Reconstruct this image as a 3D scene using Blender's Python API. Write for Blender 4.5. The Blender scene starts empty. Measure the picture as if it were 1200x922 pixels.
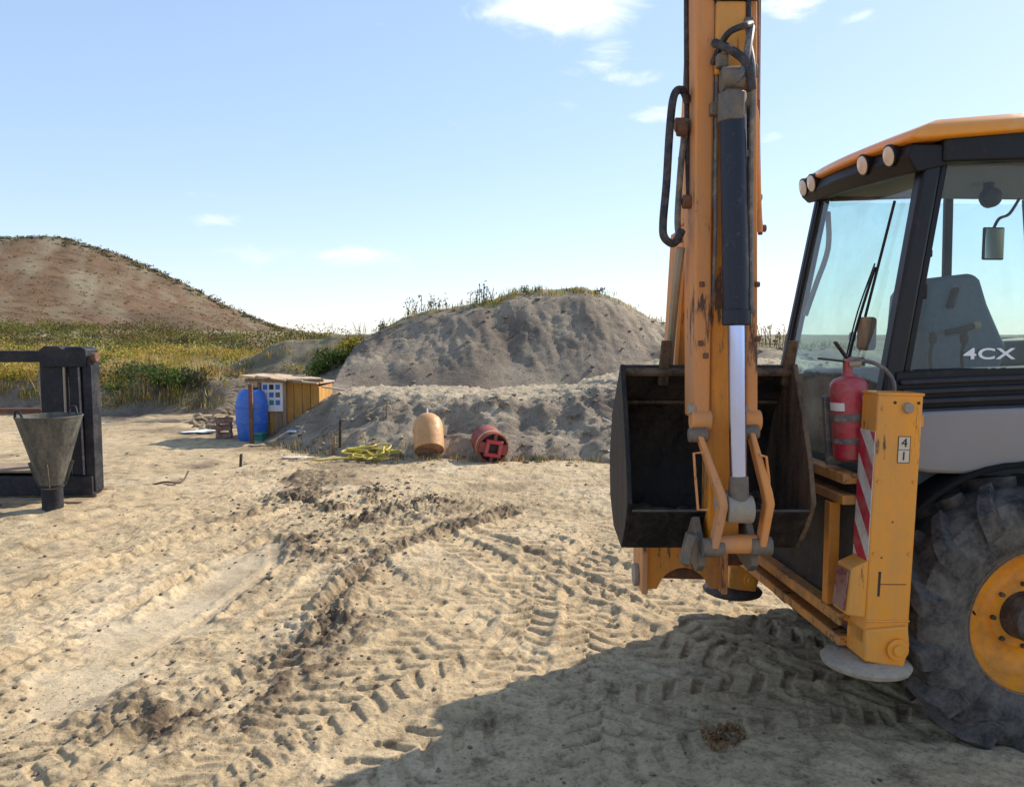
import bpy, bmesh, math, random
import numpy as np
from mathutils import Matrix, Vector, Quaternion

random.seed(7); RNG = np.random.default_rng(11)
scene = bpy.context.scene
COL = scene.collection
rad = math.radians

# ------------------------------------------------------------------ camera
FPX, PITCH, CAM_H = 950.0, math.atan(71 / 950), 2.13
cam = bpy.data.cameras.new("camera"); cam.sensor_width = 36; cam.lens = 36 * FPX / 1200
cam.clip_start = 0.05; cam.clip_end = 3000
cam_ob = bpy.data.objects.new("camera", cam); COL.objects.link(cam_ob)
cam_ob.location = (0, 0, CAM_H); cam_ob.rotation_euler = (rad(90) - PITCH, 0, 0)
scene.camera = cam_ob

# ------------------------------------------------------------------ sky, sun, exposure
SUN_AZ = math.atan2(0.79, 0.613)          # clockwise from +Y towards +X
SUN_EL = rad(35)
world = bpy.data.worlds.new("World"); scene.world = world; world.use_nodes = True
wn, wl = world.node_tree.nodes, world.node_tree.links
wn.clear()
def N(nodes, t, **kw):
    n = nodes.new(t)
    for k, v in kw.items():
        if k.startswith('i_'):
            key = k[2:]
            n.inputs[int(key) if key.isdigit() else key.replace('_', ' ')].default_value = v
        else: setattr(n, k, v)
    return n
sky = N(wn, 'ShaderNodeTexSky', sky_type='NISHITA', sun_disc=False, sun_elevation=SUN_EL, sun_rotation=SUN_AZ,
        altitude=100, air_density=1.0, dust_density=0.3, ozone_density=4.0)
tc = N(wn, 'ShaderNodeTexCoord')
# clouds: soft wisps from stretched noise, a few gathered in the places the photo shows
def cloud_dir(px, py):
    u, v = px - 600, 461 - py
    c, s = math.cos(PITCH), math.sin(PITCH)
    return Vector((u, FPX * c + v * s, -FPX * s + v * c)).normalized()
mapn = N(wn, 'ShaderNodeMapping'); mapn.inputs['Scale'].default_value = (5.5, 5.5, 13)
wl.new(tc.outputs['Generated'], mapn.inputs['Vector'])
cn = N(wn, 'ShaderNodeTexNoise', i_Scale=2.2, i_Detail=9.0, i_Roughness=0.62, i_Distortion=0.5)
wl.new(mapn.outputs[0], cn.inputs['Vector'])
acc = None
for px, py, rx, rz, amp in [(655, 8, .095, .040, .62), (708, 68, .050, .022, .42), (600, 14, .08, .02, .30), (758, 136, .045, .013, .40), (928, 5, .04, .018, .45),
                            (672, 122, .04, .010, .26), (1015, 20, .025, .01, .28), (290, 296, .10, .012, .24), (385, 300, .08, .016, .26), (250, 258, .05, .01, .2), (735, 90, .04, .012, .36), (900,160,.03,.01,.25)]:
    d = cloud_dir(px, py)
    sub = N(wn, 'ShaderNodeVectorMath', operation='SUBTRACT'); sub.inputs[1].default_value = d
    wl.new(tc.outputs['Generated'], sub.inputs[0])
    scl = N(wn, 'ShaderNodeVectorMath', operation='MULTIPLY'); scl.inputs[1].default_value = (1 / rx, 1 / rx, 1 / rz)
    wl.new(sub.outputs[0], scl.inputs[0])
    ln = N(wn, 'ShaderNodeVectorMath', operation='LENGTH'); wl.new(scl.outputs[0], ln.inputs[0])
    mr = N(wn, 'ShaderNodeMapRange', interpolation_type='SMOOTHSTEP'); mr.inputs['From Min'].default_value = 1.5; mr.inputs['From Max'].default_value = 0.0
    mr.inputs['To Min'].default_value = 0; mr.inputs['To Max'].default_value = amp
    wl.new(ln.outputs['Value'], mr.inputs['Value'])
    if acc is None: acc = mr.outputs[0]
    else:
        mx = N(wn, 'ShaderNodeMath', operation='MAXIMUM'); wl.new(acc, mx.inputs[0]); wl.new(mr.outputs[0], mx.inputs[1]); acc = mx.outputs[0]
add = N(wn, 'ShaderNodeMath', operation='ADD'); wl.new(cn.outputs['Fac'], add.inputs[0]); wl.new(acc, add.inputs[1])
cm = N(wn, 'ShaderNodeMapRange', interpolation_type='SMOOTHSTEP'); cm.inputs['From Min'].default_value = 0.62; cm.inputs['From Max'].default_value = 1.16
wl.new(add.outputs[0], cm.inputs['Value'])
hsv = N(wn, 'ShaderNodeHueSaturation', i_Saturation=1.14, i_Value=1.0); 
gm = N(wn, 'ShaderNodeGamma', i_Gamma=0.48); wl.new(sky.outputs[0], gm.inputs['Color'])       # hazy, even sky
g2 = N(wn, 'ShaderNodeVectorMath', operation='MULTIPLY'); g2.inputs[1].default_value = (2.02, 2.06, 2.22); wl.new(gm.outputs[0], g2.inputs[0]); wl.new(g2.outputs[0], hsv.inputs['Color'])
cmix = N(wn, 'ShaderNodeMixRGB', i_2=(6.6, 6.7, 6.8, 1)); wl.new(cm.outputs[0], cmix.inputs[0]); wl.new(hsv.outputs[0], cmix.inputs[1])
bg = N(wn, 'ShaderNodeBackground', i_Strength=0.138); wl.new(cmix.outputs[0], bg.inputs['Color'])
wo = N(wn, 'ShaderNodeOutputWorld'); wl.new(bg.outputs[0], wo.inputs['Surface'])

sun = bpy.data.lights.new("sun", 'SUN'); sun.energy = 4.3; sun.angle = rad(0.53); sun.color = (1.0, 0.93, 0.82)
sun_ob = bpy.data.objects.new("sun", sun); COL.objects.link(sun_ob)
sd = Vector((math.sin(SUN_AZ) * math.cos(SUN_EL), math.cos(SUN_AZ) * math.cos(SUN_EL), math.sin(SUN_EL)))
sun_ob.rotation_euler = sd.to_track_quat('Z', 'Y').to_euler(); sun_ob.location = sd * 60

vs = scene.view_settings
vs.view_transform = 'Standard'; vs.look = 'None'; vs.gamma = 1; vs.exposure = 0.66; vs.use_curve_mapping = False
scene.render.engine = 'CYCLES'
scene.cycles.max_bounces = 8; scene.cycles.transparent_max_bounces = 12

# ------------------------------------------------------------------ placing helpers
def ray(px, py):
    u, v = px - 600, 461 - py
    c, s = math.cos(PITCH), math.sin(PITCH)
    return u, FPX * c + v * s, -FPX * s + v * c
def W(px, py, D):
    r = ray(px, py); t = D / r[1]; return Vector((r[0] * t, D, CAM_H + r[2] * t))
def G(px, py, z=0.0):
    r = ray(px, py); t = (z - CAM_H) / r[2]; return Vector((r[0] * t, r[1] * t, z))

# ------------------------------------------------------------------ numpy noise
def _h(ix, iy, seed):
    n = (ix.astype(np.int64) * 374761393 + iy.astype(np.int64) * 668265263 + seed * 974634777) & 0x7fffffff
    n = ((n ^ (n >> 13)) * 1274126177) & 0x7fffffff
    n = n ^ (n >> 16)
    return (n & 0xffff) / 65535.0
def vnoise(x, y, seed=0):
    """gradient noise, roughly -0.5..0.5"""
    x = np.asarray(x, float); y = np.asarray(y, float)
    xi = np.floor(x); yi = np.floor(y); fx = x - xi; fy = y - yi
    ux = fx * fx * fx * (fx * (fx * 6 - 15) + 10); uy = fy * fy * fy * (fy * (fy * 6 - 15) + 10)
    def gr(i, j):
        a = _h(xi + i, yi + j, seed) * 6.2831853
        return np.cos(a) * (fx - i) + np.sin(a) * (fy - j)
    return .85 * ((gr(0, 0) * (1 - ux) + gr(1, 0) * ux) * (1 - uy) + (gr(0, 1) * (1 - ux) + gr(1, 1) * ux) * uy)
def fbm(x, y, oct=4, seed=0, gain=0.5):
    s = 0; a = 1.0; f = 1.0
    for i in range(oct):
        s = s + a * vnoise(x * f + i * 17.3, y * f - i * 9.1, seed + i); a *= gain; f *= 2.03
    return s
def sstep(a, b, x):
    t = np.clip((np.asarray(x, float) - a) / (b - a), 0, 1); return t * t * (3 - 2 * t)

# ------------------------------------------------------------------ materials
def mat(name):
    m = bpy.data.materials.new(name); m.use_nodes = True
    nt = m.node_tree; b = nt.nodes['Principled BSDF']; return m, nt.nodes, nt.links, b
def ramp(nodes, stops):
    r = nodes.new('ShaderNodeValToRGB'); el = r.color_ramp.elements
    while len(el) < len(stops): el.new(0.5)
    for e, (p, c) in zip(el, stops): e.position = p; e.color = (*c, 1) if len(c) == 3 else c
    return r
def surf(name, base, rough=0.5, metal=0.0, dirt=None, dirt_amt=0.35, dirt_scale=6.0, var=0.10, bump=0.0, bump_scale=40, coat=0.0, spec=0.5, streak=False, chips=0.0, chip_col=(0.10, 0.05, 0.03)):
    """painted / plain surface: base colour with mottling and dust patches, bump, roughness breakup"""
    m, n, l, b = mat(name)
    tcn = N(n, 'ShaderNodeTexCoord')
    v = tcn.outputs['Object']
    if streak:
        mp = N(n, 'ShaderNodeMapping'); mp.inputs['Scale'].default_value = (1, 1, 0.18); l.new(v, mp.inputs[0]); vv = mp.outputs[0]
    else: vv = v
    n1 = N(n, 'ShaderNodeTexNoise', i_Scale=dirt_scale, i_Detail=8.0, i_Roughness=0.68); l.new(vv, n1.inputs['Vector'])
    n2 = N(n, 'ShaderNodeTexNoise', i_Scale=dirt_scale * 5.3, i_Detail=5.0, i_Roughness=0.6); l.new(v, n2.inputs['Vector'])
    r1 = ramp(n, [(0.25, tuple(c * (1 - var) for c in base)), (0.75, tuple(min(1, c * (1 + var)) for c in base))])
    l.new(n2.outputs['Fac'], r1.inputs[0]); out = r1.outputs[0]
    if dirt is not None:
        sm = N(n, 'ShaderNodeMath', operation='MULTIPLY_ADD'); sm.inputs[1].default_value = 0.35; l.new(n2.outputs['Fac'], sm.inputs[0]); l.new(n1.outputs['Fac'], sm.inputs[2])
        lo = 0.95 - dirt_amt * 0.75
        r2 = ramp(n, [(max(0, lo - 0.13), (0, 0, 0)), (min(1, lo + 0.17), (1, 1, 1))]); l.new(sm.outputs[0], r2.inputs[0])
        mx = N(n, 'ShaderNodeMixRGB', i_2=(*dirt, 1)); l.new(r2.outputs[0], mx.inputs[0]); l.new(out, mx.inputs[1]); out = mx.outputs[0]
        rr = N(n, 'ShaderNodeMapRange'); rr.inputs['To Min'].default_value = rough; rr.inputs['To Max'].default_value = min(1, rough + 0.4)
        l.new(r2.outputs[0], rr.inputs['Value']); l.new(rr.outputs[0], b.inputs['Roughness'])
        if metal:
            mm = N(n, 'ShaderNodeMapRange'); mm.inputs['To Min'].default_value = metal; mm.inputs['To Max'].default_value = 0
            l.new(r2.outputs[0], mm.inputs['Value']); l.new(mm.outputs[0], b.inputs['Metallic'])
    else:
        rr = N(n, 'ShaderNodeMapRange'); rr.inputs['To Min'].default_value = max(0.02, rough - 0.08); rr.inputs['To Max'].default_value = min(1, rough + 0.12)
        l.new(n1.outputs['Fac'], rr.inputs['Value']); l.new(rr.outputs[0], b.inputs['Roughness'])
        b.inputs['Metallic'].default_value = metal
    if chips:
        n4 = N(n, 'ShaderNodeTexNoise', i_Scale=17.0, i_Detail=9.0, i_Roughness=0.75); l.new(vv, n4.inputs['Vector'])
        n5 = N(n, 'ShaderNodeTexNoise', i_Scale=2.3, i_Detail=3.0); l.new(v, n5.inputs['Vector'])
        a5 = N(n, 'ShaderNodeMath', operation='MULTIPLY_ADD'); a5.inputs[1].default_value = .45; l.new(n5.outputs['Fac'], a5.inputs[0]); l.new(n4.outputs['Fac'], a5.inputs[2])
        r5 = ramp(n, [(.90 - chips * .25, (0, 0, 0)), (.97 - chips * .25, (1, 1, 1))]); l.new(a5.outputs[0], r5.inputs[0])
        x5 = N(n, 'ShaderNodeMixRGB', i_2=(*chip_col, 1)); l.new(r5.outputs[0], x5.inputs[0]); l.new(out, x5.inputs[1]); out = x5.outputs[0]
    l.new(out, b.inputs['Base Color'])
    b.inputs['Coat Weight'].default_value = coat; b.inputs['Specular IOR Level'].default_value = spec
    if bump:
        nb = N(n, 'ShaderNodeTexNoise', i_Scale=bump_scale, i_Detail=5.0); l.new(v, nb.inputs['Vector'])
        bp = N(n, 'ShaderNodeBump', i_Strength=bump, i_Distance=0.01); l.new(nb.outputs['Fac'], bp.inputs['Height']); l.new(bp.outputs[0], b.inputs['Normal'])
    return m

DUST = (0.40, 0.31, 0.21); RUST = (0.16, 0.075, 0.035)
M = {}
M['yellow'] = surf('yellow_paint', (0.85, 0.31, 0.012), 0.36, dirt=(0.62, 0.285, 0.065), dirt_amt=0.40, dirt_scale=4, coat=0.2, var=.05, chips=.34, streak=True)
M['yellow_roof'] = surf('roof_paint', (0.80, 0.30, 0.015), 0.28, dirt=(0.66, 0.40, 0.18), dirt_amt=0.22, dirt_scale=3, coat=0.3, var=.04)
M['yellow_rim'] = surf('rim_paint', (0.86, 0.315, 0.008), 0.42, dirt=(0.50, 0.22, 0.05), dirt_amt=0.34, dirt_scale=5, var=.05)
M['orange'] = surf('faded_orange_paint', (0.76, 0.265, 0.042), 0.5, dirt=(0.54, 0.26, 0.12), dirt_amt=0.45, dirt_scale=5, var=.12, streak=True, bump=.15, chips=.40)
M['orange2'] = surf('orange_paint', (0.80, 0.275, 0.014), 0.45, dirt=(0.40, 0.17, 0.05), dirt_amt=0.36, dirt_scale=6, var=.12, streak=True, chips=.40)
M['frame_paint'] = surf('frame_paint', (0.72, 0.27, 0.03), 0.5, dirt=(0.40, 0.20, 0.08), dirt_amt=0.45, dirt_scale=6, var=.12, chips=.45)
M['rusty'] = surf('rusty_paint', (0.34, 0.12, 0.045), 0.7, dirt=(0.14, 0.07, 0.045), dirt_amt=0.55, dirt_scale=7, var=.2)
M['bucket'] = surf('bucket_steel', (0.010, 0.009, 0.010), 0.55, dirt=(0.065, 0.047, 0.034), dirt_amt=0.32, dirt_scale=7, var=.3, bump=.25, streak=True, spec=.3)
M['heel'] = surf('heel_steel', (0.052, 0.049, 0.047), 0.5, metal=0.15, dirt=(0.13, 0.105, 0.08), dirt_amt=0.35, dirt_scale=9, var=.25, bump=.2)  # lighter than the bucket: polish wear, plus ground bounce painted into the colour
M['bucket_mud'] = surf('muddy_steel', (0.026, 0.021, 0.018), 0.8, dirt=(0.17, 0.115, 0.075), dirt_amt=0.46, dirt_scale=8, var=.3, bump=.8, spec=.2, streak=True)
M['worn'] = surf('worn_steel', (0.11, 0.105, 0.10), 0.45, metal=0.5, dirt=(0.20, 0.15, 0.105), dirt_amt=0.45, dirt_scale=9, var=.2)
M['pale_steel'] = surf('dusty_steel', (0.26, 0.235, 0.20), 0.6, dirt=(0.36, 0.28, 0.20), dirt_amt=0.5, dirt_scale=9, var=.15, bump=.2)
M['sky_tinted_chrome'] = surf('sky_tinted_chrome', (0.44, 0.53, 0.90), 0.16, metal=1.0, var=.02)  # blue sky reflection painted into the rod's base colour
M['cylinder'] = surf('cylinder_paint', (0.010, 0.014, 0.030), 0.36, dirt=(0.10, 0.10, 0.11), dirt_amt=0.10, dirt_scale=10, var=.2, spec=.35)
M['hose'] = surf('hose_rubber', (0.014, 0.013, 0.020), 0.6, dirt=(0.12, 0.10, 0.09), dirt_amt=0.3, dirt_scale=20)
M['hose_grey'] = surf('pipe_grey', (0.11, 0.105, 0.11), 0.5, dirt=DUST, dirt_amt=0.25, dirt_scale=12)
M['black'] = surf('black_plastic', (0.009, 0.0085, 0.011), 0.45, dirt=(0.05, 0.043, 0.04), dirt_amt=0.14, dirt_scale=6, spec=.3)
M['guard'] = surf('mudguard_rubber', (0.012, 0.011, 0.011), 0.8, spec=.2)
M['black_trim'] = surf('trim_plastic', (0.020, 0.0195, 0.027), 0.42, dirt=(0.07, 0.06, 0.06), dirt_amt=0.16, dirt_scale=5, spec=.35)
M['pillar'] = surf('pillar_paint', (0.010, 0.0085, 0.010), 0.34, dirt=(0.06, 0.045, 0.038), dirt_amt=0.14, dirt_scale=5, spec=.35)
M['silver'] = surf('grey_panel_paint', (0.245, 0.23, 0.235), 0.42, dirt=(0.27, 0.235, 0.20), dirt_amt=0.35, dirt_scale=3, var=.05, coat=.15)
M['chassis'] = surf('chassis_black', (0.02, 0.018, 0.017), 0.7, dirt=(0.10, 0.075, 0.055), dirt_amt=0.35, dirt_scale=5)
M['lining'] = surf('cab_lining', (0.40, 0.37, 0.33), 0.8, var=.08)
M['seat'] = surf('seat_fabric', (0.10, 0.145, 0.20), 0.85, var=.12, bump=.15, bump_scale=120)
M['console'] = surf('console_plastic', (0.10, 0.125, 0.14), 0.6, var=.1)
M['tyre'] = surf('tyre_rubber', (0.019, 0.019, 0.022), 0.68, dirt=(0.15, 0.13, 0.105), dirt_amt=0.42, dirt_scale=8, var=.25, bump=.3, bump_scale=60)
M['tread'] = surf('tread_rubber', (0.015, 0.015, 0.018), 0.62, dirt=(0.13, 0.11, 0.09), dirt_amt=0.40, dirt_scale=9, var=.25, bump=.3, bump_scale=60)
M['hub'] = surf('hub_black', (0.03, 0.028, 0.028), 0.55, dirt=(0.15, 0.12, 0.09), dirt_amt=0.35, dirt_scale=10)
M['red'] = surf('red_paint', (0.46, 0.026, 0.050), 0.38, dirt=(0.34, 0.14, 0.11), dirt_amt=0.3, dirt_scale=8, coat=.2)
M['red_sheet'] = surf('red_reflective', (0.52, 0.025, 0.055), 0.4, dirt=(0.40, 0.2, 0.15), dirt_amt=0.25, dirt_scale=8)
M['white_sheet'] = surf('white_reflective', (0.72, 0.69, 0.64), 0.4, dirt=(0.5, 0.42, 0.33), dirt_amt=0.35, dirt_scale=8)
M['label'] = surf('white_label', (0.75, 0.72, 0.70), 0.5, var=.06)
M['sticker'] = surf('sticker', (0.62, 0.52, 0.40), 0.5, var=.06)
M['ink'] = surf('ink', (0.02, 0.02, 0.02), 0.6)
M['letter'] = surf('letter_white', (0.78, 0.80, 0.80), 0.5, var=.02)
M['lens'] = surf('lamp_lens', (0.66, 0.60, 0.48), 0.15, var=.04)
M['tail'] = surf('tail_lens', (0.20, 0.045, 0.06), 0.22, dirt=(0.32, 0.22, 0.17), dirt_amt=0.35)
M['dark_steel'] = surf('rack_steel', (0.011, 0.012, 0.018), 0.55, dirt=(0.065, 0.055, 0.05), dirt_amt=0.26, dirt_scale=4, bump=.2, spec=.3)
M['hopper'] = surf('hopper_steel', (0.040, 0.040, 0.038), 0.55, metal=0.2, dirt=(0.17, 0.15, 0.115), dirt_amt=0.34, dirt_scale=5, bump=.3, streak=True)
M['pad'] = surf('pad_steel', (0.22, 0.195, 0.165), 0.7, dirt=(0.40, 0.33, 0.24), dirt_amt=0.52, dirt_scale=11, var=.2, bump=.5)
M['wood'] = surf('weathered_wood', (0.36, 0.25, 0.145), 0.8, dirt=(0.20, 0.14, 0.09), dirt_amt=0.4, dirt_scale=8, streak=True, bump=.3)
M['ply'] = surf('ochre_plywood', (0.56, 0.28, 0.045), 0.65, dirt=(0.33, 0.17, 0.05), dirt_amt=0.4, dirt_scale=5, streak=True)
M['roofing'] = surf('roofing_board', (0.58, 0.46, 0.33), 0.7, dirt=(0.36, 0.23, 0.12), dirt_amt=0.45, dirt_scale=5, bump=.2)
M['blue'] = surf('blue_plastic', (0.025, 0.13, 0.55), 0.38, dirt=(0.12, 0.22, 0.46), dirt_amt=0.3, dirt_scale=5)
M['green_crate'] = surf('green_plastic', (0.05, 0.22, 0.20), 0.5)
M['tan'] = surf('tan_enamel', (0.62, 0.31, 0.105), 0.42, dirt=(0.44, 0.23, 0.09), dirt_amt=0.35, dirt_scale=6)
M['tool_red'] = surf('tool_red', (0.36, 0.045, 0.035), 0.55, dirt=(0.17, 0.06, 0.045), dirt_amt=0.45, dirt_scale=7)
M['yellow_hose'] = surf('yellow_hose', (0.58, 0.46, 0.025), 0.5, dirt=(0.40, 0.32, 0.13), dirt_amt=0.35, dirt_scale=10)
M['brick'] = surf('crate_brown', (0.27, 0.12, 0.085), 0.8, dirt=DUST, dirt_amt=0.3)
M['paper'] = surf('litter_white', (0.70, 0.70, 0.68), 0.7, var=.1)
M['paleblue'] = surf('litter_paleblue', (0.42, 0.54, 0.66), 0.6, var=.15)
M['bark'] = surf('dry_wood', (0.10, 0.068, 0.045), 0.9, bump=.4)

def glass_mat(name, tint, refl=1.0, haze=0.0):
    m, n, l, b = mat(name); n.remove(b)
    out = n['Material Output']
    tr = N(n, 'ShaderNodeBsdfTransparent', i_Color=(*tint, 1)); gl = N(n, 'ShaderNodeBsdfGlossy', i_Roughness=0.02)
    fr = N(n, 'ShaderNodeFresnel', i_IOR=1.5); mu = N(n, 'ShaderNodeMath', operation='MULTIPLY'); mu.inputs[1].default_value = refl
    l.new(fr.outputs[0], mu.inputs[0])
    df = N(n, 'ShaderNodeBsdfDiffuse', i_Color=(0.50, 0.45, 0.38, 1))
    tcn = N(n, 'ShaderNodeTexCoord'); nz = N(n, 'ShaderNodeTexNoise', i_Scale=2.6, i_Detail=7.0, i_Roughness=.65); l.new(tcn.outputs['Object'], nz.inputs['Vector'])
    hr = N(n, 'ShaderNodeMapRange'); hr.inputs['From Min'].default_value = .35; hr.inputs['From Max'].default_value = .75; hr.inputs['To Min'].default_value = haze * .35; hr.inputs['To Max'].default_value = haze * 1.8
    l.new(nz.outputs['Fac'], hr.inputs['Value'])
    m0 = N(n, 'ShaderNodeMixShader'); l.new(hr.outputs[0], m0.inputs[0]); l.new(tr.outputs[0], m0.inputs[1]); l.new(df.outputs[0], m0.inputs[2])
    m1 = N(n, 'ShaderNodeMixShader'); l.new(mu.outputs[0], m1.inputs[0]); l.new(m0.outputs[0], m1.inputs[1]); l.new(gl.outputs[0], m1.inputs[2])
    l.new(m1.outputs[0], out.inputs['Surface']); return m
M['glass_rear'] = glass_mat('tinted_glass_rear', (0.70, 0.90, 0.86), 1.2, .17)
M['glass_side'] = glass_mat('tinted_glass_side', (0.80, 0.93, 0.92), 1.0, .06)
m, n, l, b = mat('mirror_glass'); b.inputs['Base Color'].default_value = (.62, .68, .62, 1); b.inputs['Metallic'].default_value = .9; b.inputs['Roughness'].default_value = .12; M['mirror'] = m

def soil_mat(name, dry, dark, pale, scale=1.0, green=None, bump=0.5):
    m, n, l, b = mat(name)
    tcn = N(n, 'ShaderNodeTexCoord'); v = tcn.outputs['Object']
    big = N(n, 'ShaderNodeTexNoise', i_Scale=0.55 * scale, i_Detail=6.0, i_Roughness=.6, i_Distortion=.6); l.new(v, big.inputs['Vector'])
    mid = N(n, 'ShaderNodeTexNoise', i_Scale=4.5 * scale, i_Detail=8.0, i_Roughness=.72); l.new(v, mid.inputs['Vector'])
    fin = N(n, 'ShaderNodeTexNoise', i_Scale=38 * scale, i_Detail=6.0, i_Roughness=.75); l.new(v, fin.inputs['Vector'])
    r1 = ramp(n, [(0.30, tuple(c * .82 for c in dry)), (0.52, dry), (0.72, pale)]); l.new(big.outputs['Fac'], r1.inputs[0])
    r2 = ramp(n, [(0.33, (.42, .39, .36)), (0.47, (.90, .89, .88)), (0.70, (1.16, 1.14, 1.10))]); l.new(mid.outputs['Fac'], r2.inputs[0])
    mu = N(n, 'ShaderNodeMixRGB', blend_type='MULTIPLY', i_0=1.0); l.new(r1.outputs[0], mu.inputs[1]); l.new(r2.outputs[0], mu.inputs[2])
    r3 = ramp(n, [(0.32, (.45, .43, .41)), (0.48, (1, 1, 1)), (0.75, (1.18, 1.17, 1.14))]); l.new(fin.outputs['Fac'], r3.inputs[0])
    mu2 = N(n, 'ShaderNodeMixRGB', blend_type='MULTIPLY', i_0=1.0); l.new(mu.outputs[0], mu2.inputs[1]); l.new(r3.outputs[0], mu2.inputs[2])
    # 'damp' attribute: freshly turned darker soil; 'bare' : scraped pale soil
    at = N(n, 'ShaderNodeAttribute', attribute_name='soil'); sp = N(n, 'ShaderNodeSeparateColor'); l.new(at.outputs['Color'], sp.inputs[0])
    ad = N(n, 'ShaderNodeMath', operation='MULTIPLY_ADD'); ad.inputs[1].default_value = 1.5; l.new(mid.outputs['Fac'], ad.inputs[0])
    sb = N(n, 'ShaderNodeMath', operation='ADD'); sb.inputs[1].default_value = -1.2; l.new(sp.outputs[0], sb.inputs[0]); l.new(sb.outputs[0], ad.inputs[2])
    dm = N(n, 'ShaderNodeMapRange'); dm.inputs['From Min'].default_value = -.15; dm.inputs['From Max'].default_value = .45; l.new(ad.outputs[0], dm.inputs['Value'])
    x1 = N(n, 'ShaderNodeMixRGB', i_2=(*dark, 1)); l.new(dm.outputs[0], x1.inputs[0]); l.new(mu2.outputs[0], x1.inputs[1])
    x2 = N(n, 'ShaderNodeMixRGB', i_2=(*pale, 1)); l.new(sp.outputs[1], x2.inputs[0]); l.new(x1.outputs[0], x2.inputs[1])
    res = x2.outputs[0]
    if green:
        x3 = N(n, 'ShaderNodeMixRGB', i_2=(*green, 1)); l.new(sp.outputs[2], x3.inputs[0]); l.new(res, x3.inputs[1]); res = x3.outputs[0]
    l.new(res, b.inputs['Base Color']); b.inputs['Roughness'].default_value = 0.95; b.inputs['Specular IOR Level'].default_value = 0.15
    bsum = N(n, 'ShaderNodeMath', operation='MULTIPLY_ADD'); bsum.inputs[1].default_value = .35; l.new(fin.outputs['Fac'], bsum.inputs[0]); l.new(mid.outputs['Fac'], bsum.inputs[2])
    bp = N(n, 'ShaderNodeBump', i_Strength=bump, i_Distance=0.05 / scale); l.new(bsum.outputs[0], bp.inputs['Height']); l.new(bp.outputs[0], b.inputs['Normal'])
    return m
M['soil'] = soil_mat('sandy_soil', (0.485, 0.368, 0.222), (0.110, 0.077, 0.050), (0.575, 0.465, 0.315), 1.0, bump=.55)
M['spoil'] = soil_mat('spoil_soil', (0.335, 0.272, 0.20), (0.135, 0.103, 0.08), (0.44, 0.36, 0.25), 0.8, green=(0.155, 0.15, 0.04), bump=.9)
M['bank'] = soil_mat('bank_soil', (0.30, 0.25, 0.19), (0.13, 0.10, 0.08), (0.34, 0.27, 0.16), 0.5, green=(0.20, 0.17, 0.045), bump=.9)
M['hill'] = soil_mat('hill_soil', (0.165, 0.103, 0.060), (0.088, 0.066, 0.042), (0.22, 0.158, 0.098), 0.09, green=(0.24, 0.205, 0.135), bump=.9)
M['clod'] = soil_mat('clod_soil', (0.30, 0.23, 0.155), (0.13, 0.095, 0.065), (0.40, 0.32, 0.22), 2.0, bump=.5)

def leaf_mat(name, rough=.7):
    m, n, l, b = mat(name)
    at = N(n, 'ShaderNodeAttribute', attribute_name='leaf'); l.new(at.outputs['Color'], b.inputs['Base Color'])
    b.inputs['Roughness'].default_value = rough; b.inputs['Specular IOR Level'].default_value = .25
    out = n['Material Output']; tl = N(n, 'ShaderNodeBsdfTranslucent'); l.new(at.outputs['Color'], tl.inputs['Color'])
    mx = N(n, 'ShaderNodeMixShader', i_0=.3); l.new(b.outputs[0], mx.inputs[1]); l.new(tl.outputs[0], mx.inputs[2]); l.new(mx.outputs[0], out.inputs['Surface'])
    return m
M['leaf'] = leaf_mat('foliage')

# ------------------------------------------------------------------ object helpers
def tag(o, label, cat, group=None):
    o['label'] = label; o['category'] = cat
    if group: o['group'] = group
    return o
def empty(name, mtx):
    o = bpy.data.objects.new(name, None); COL.objects.link(o); o.matrix_world = mtx; o.empty_display_size = .1; return o

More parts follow.
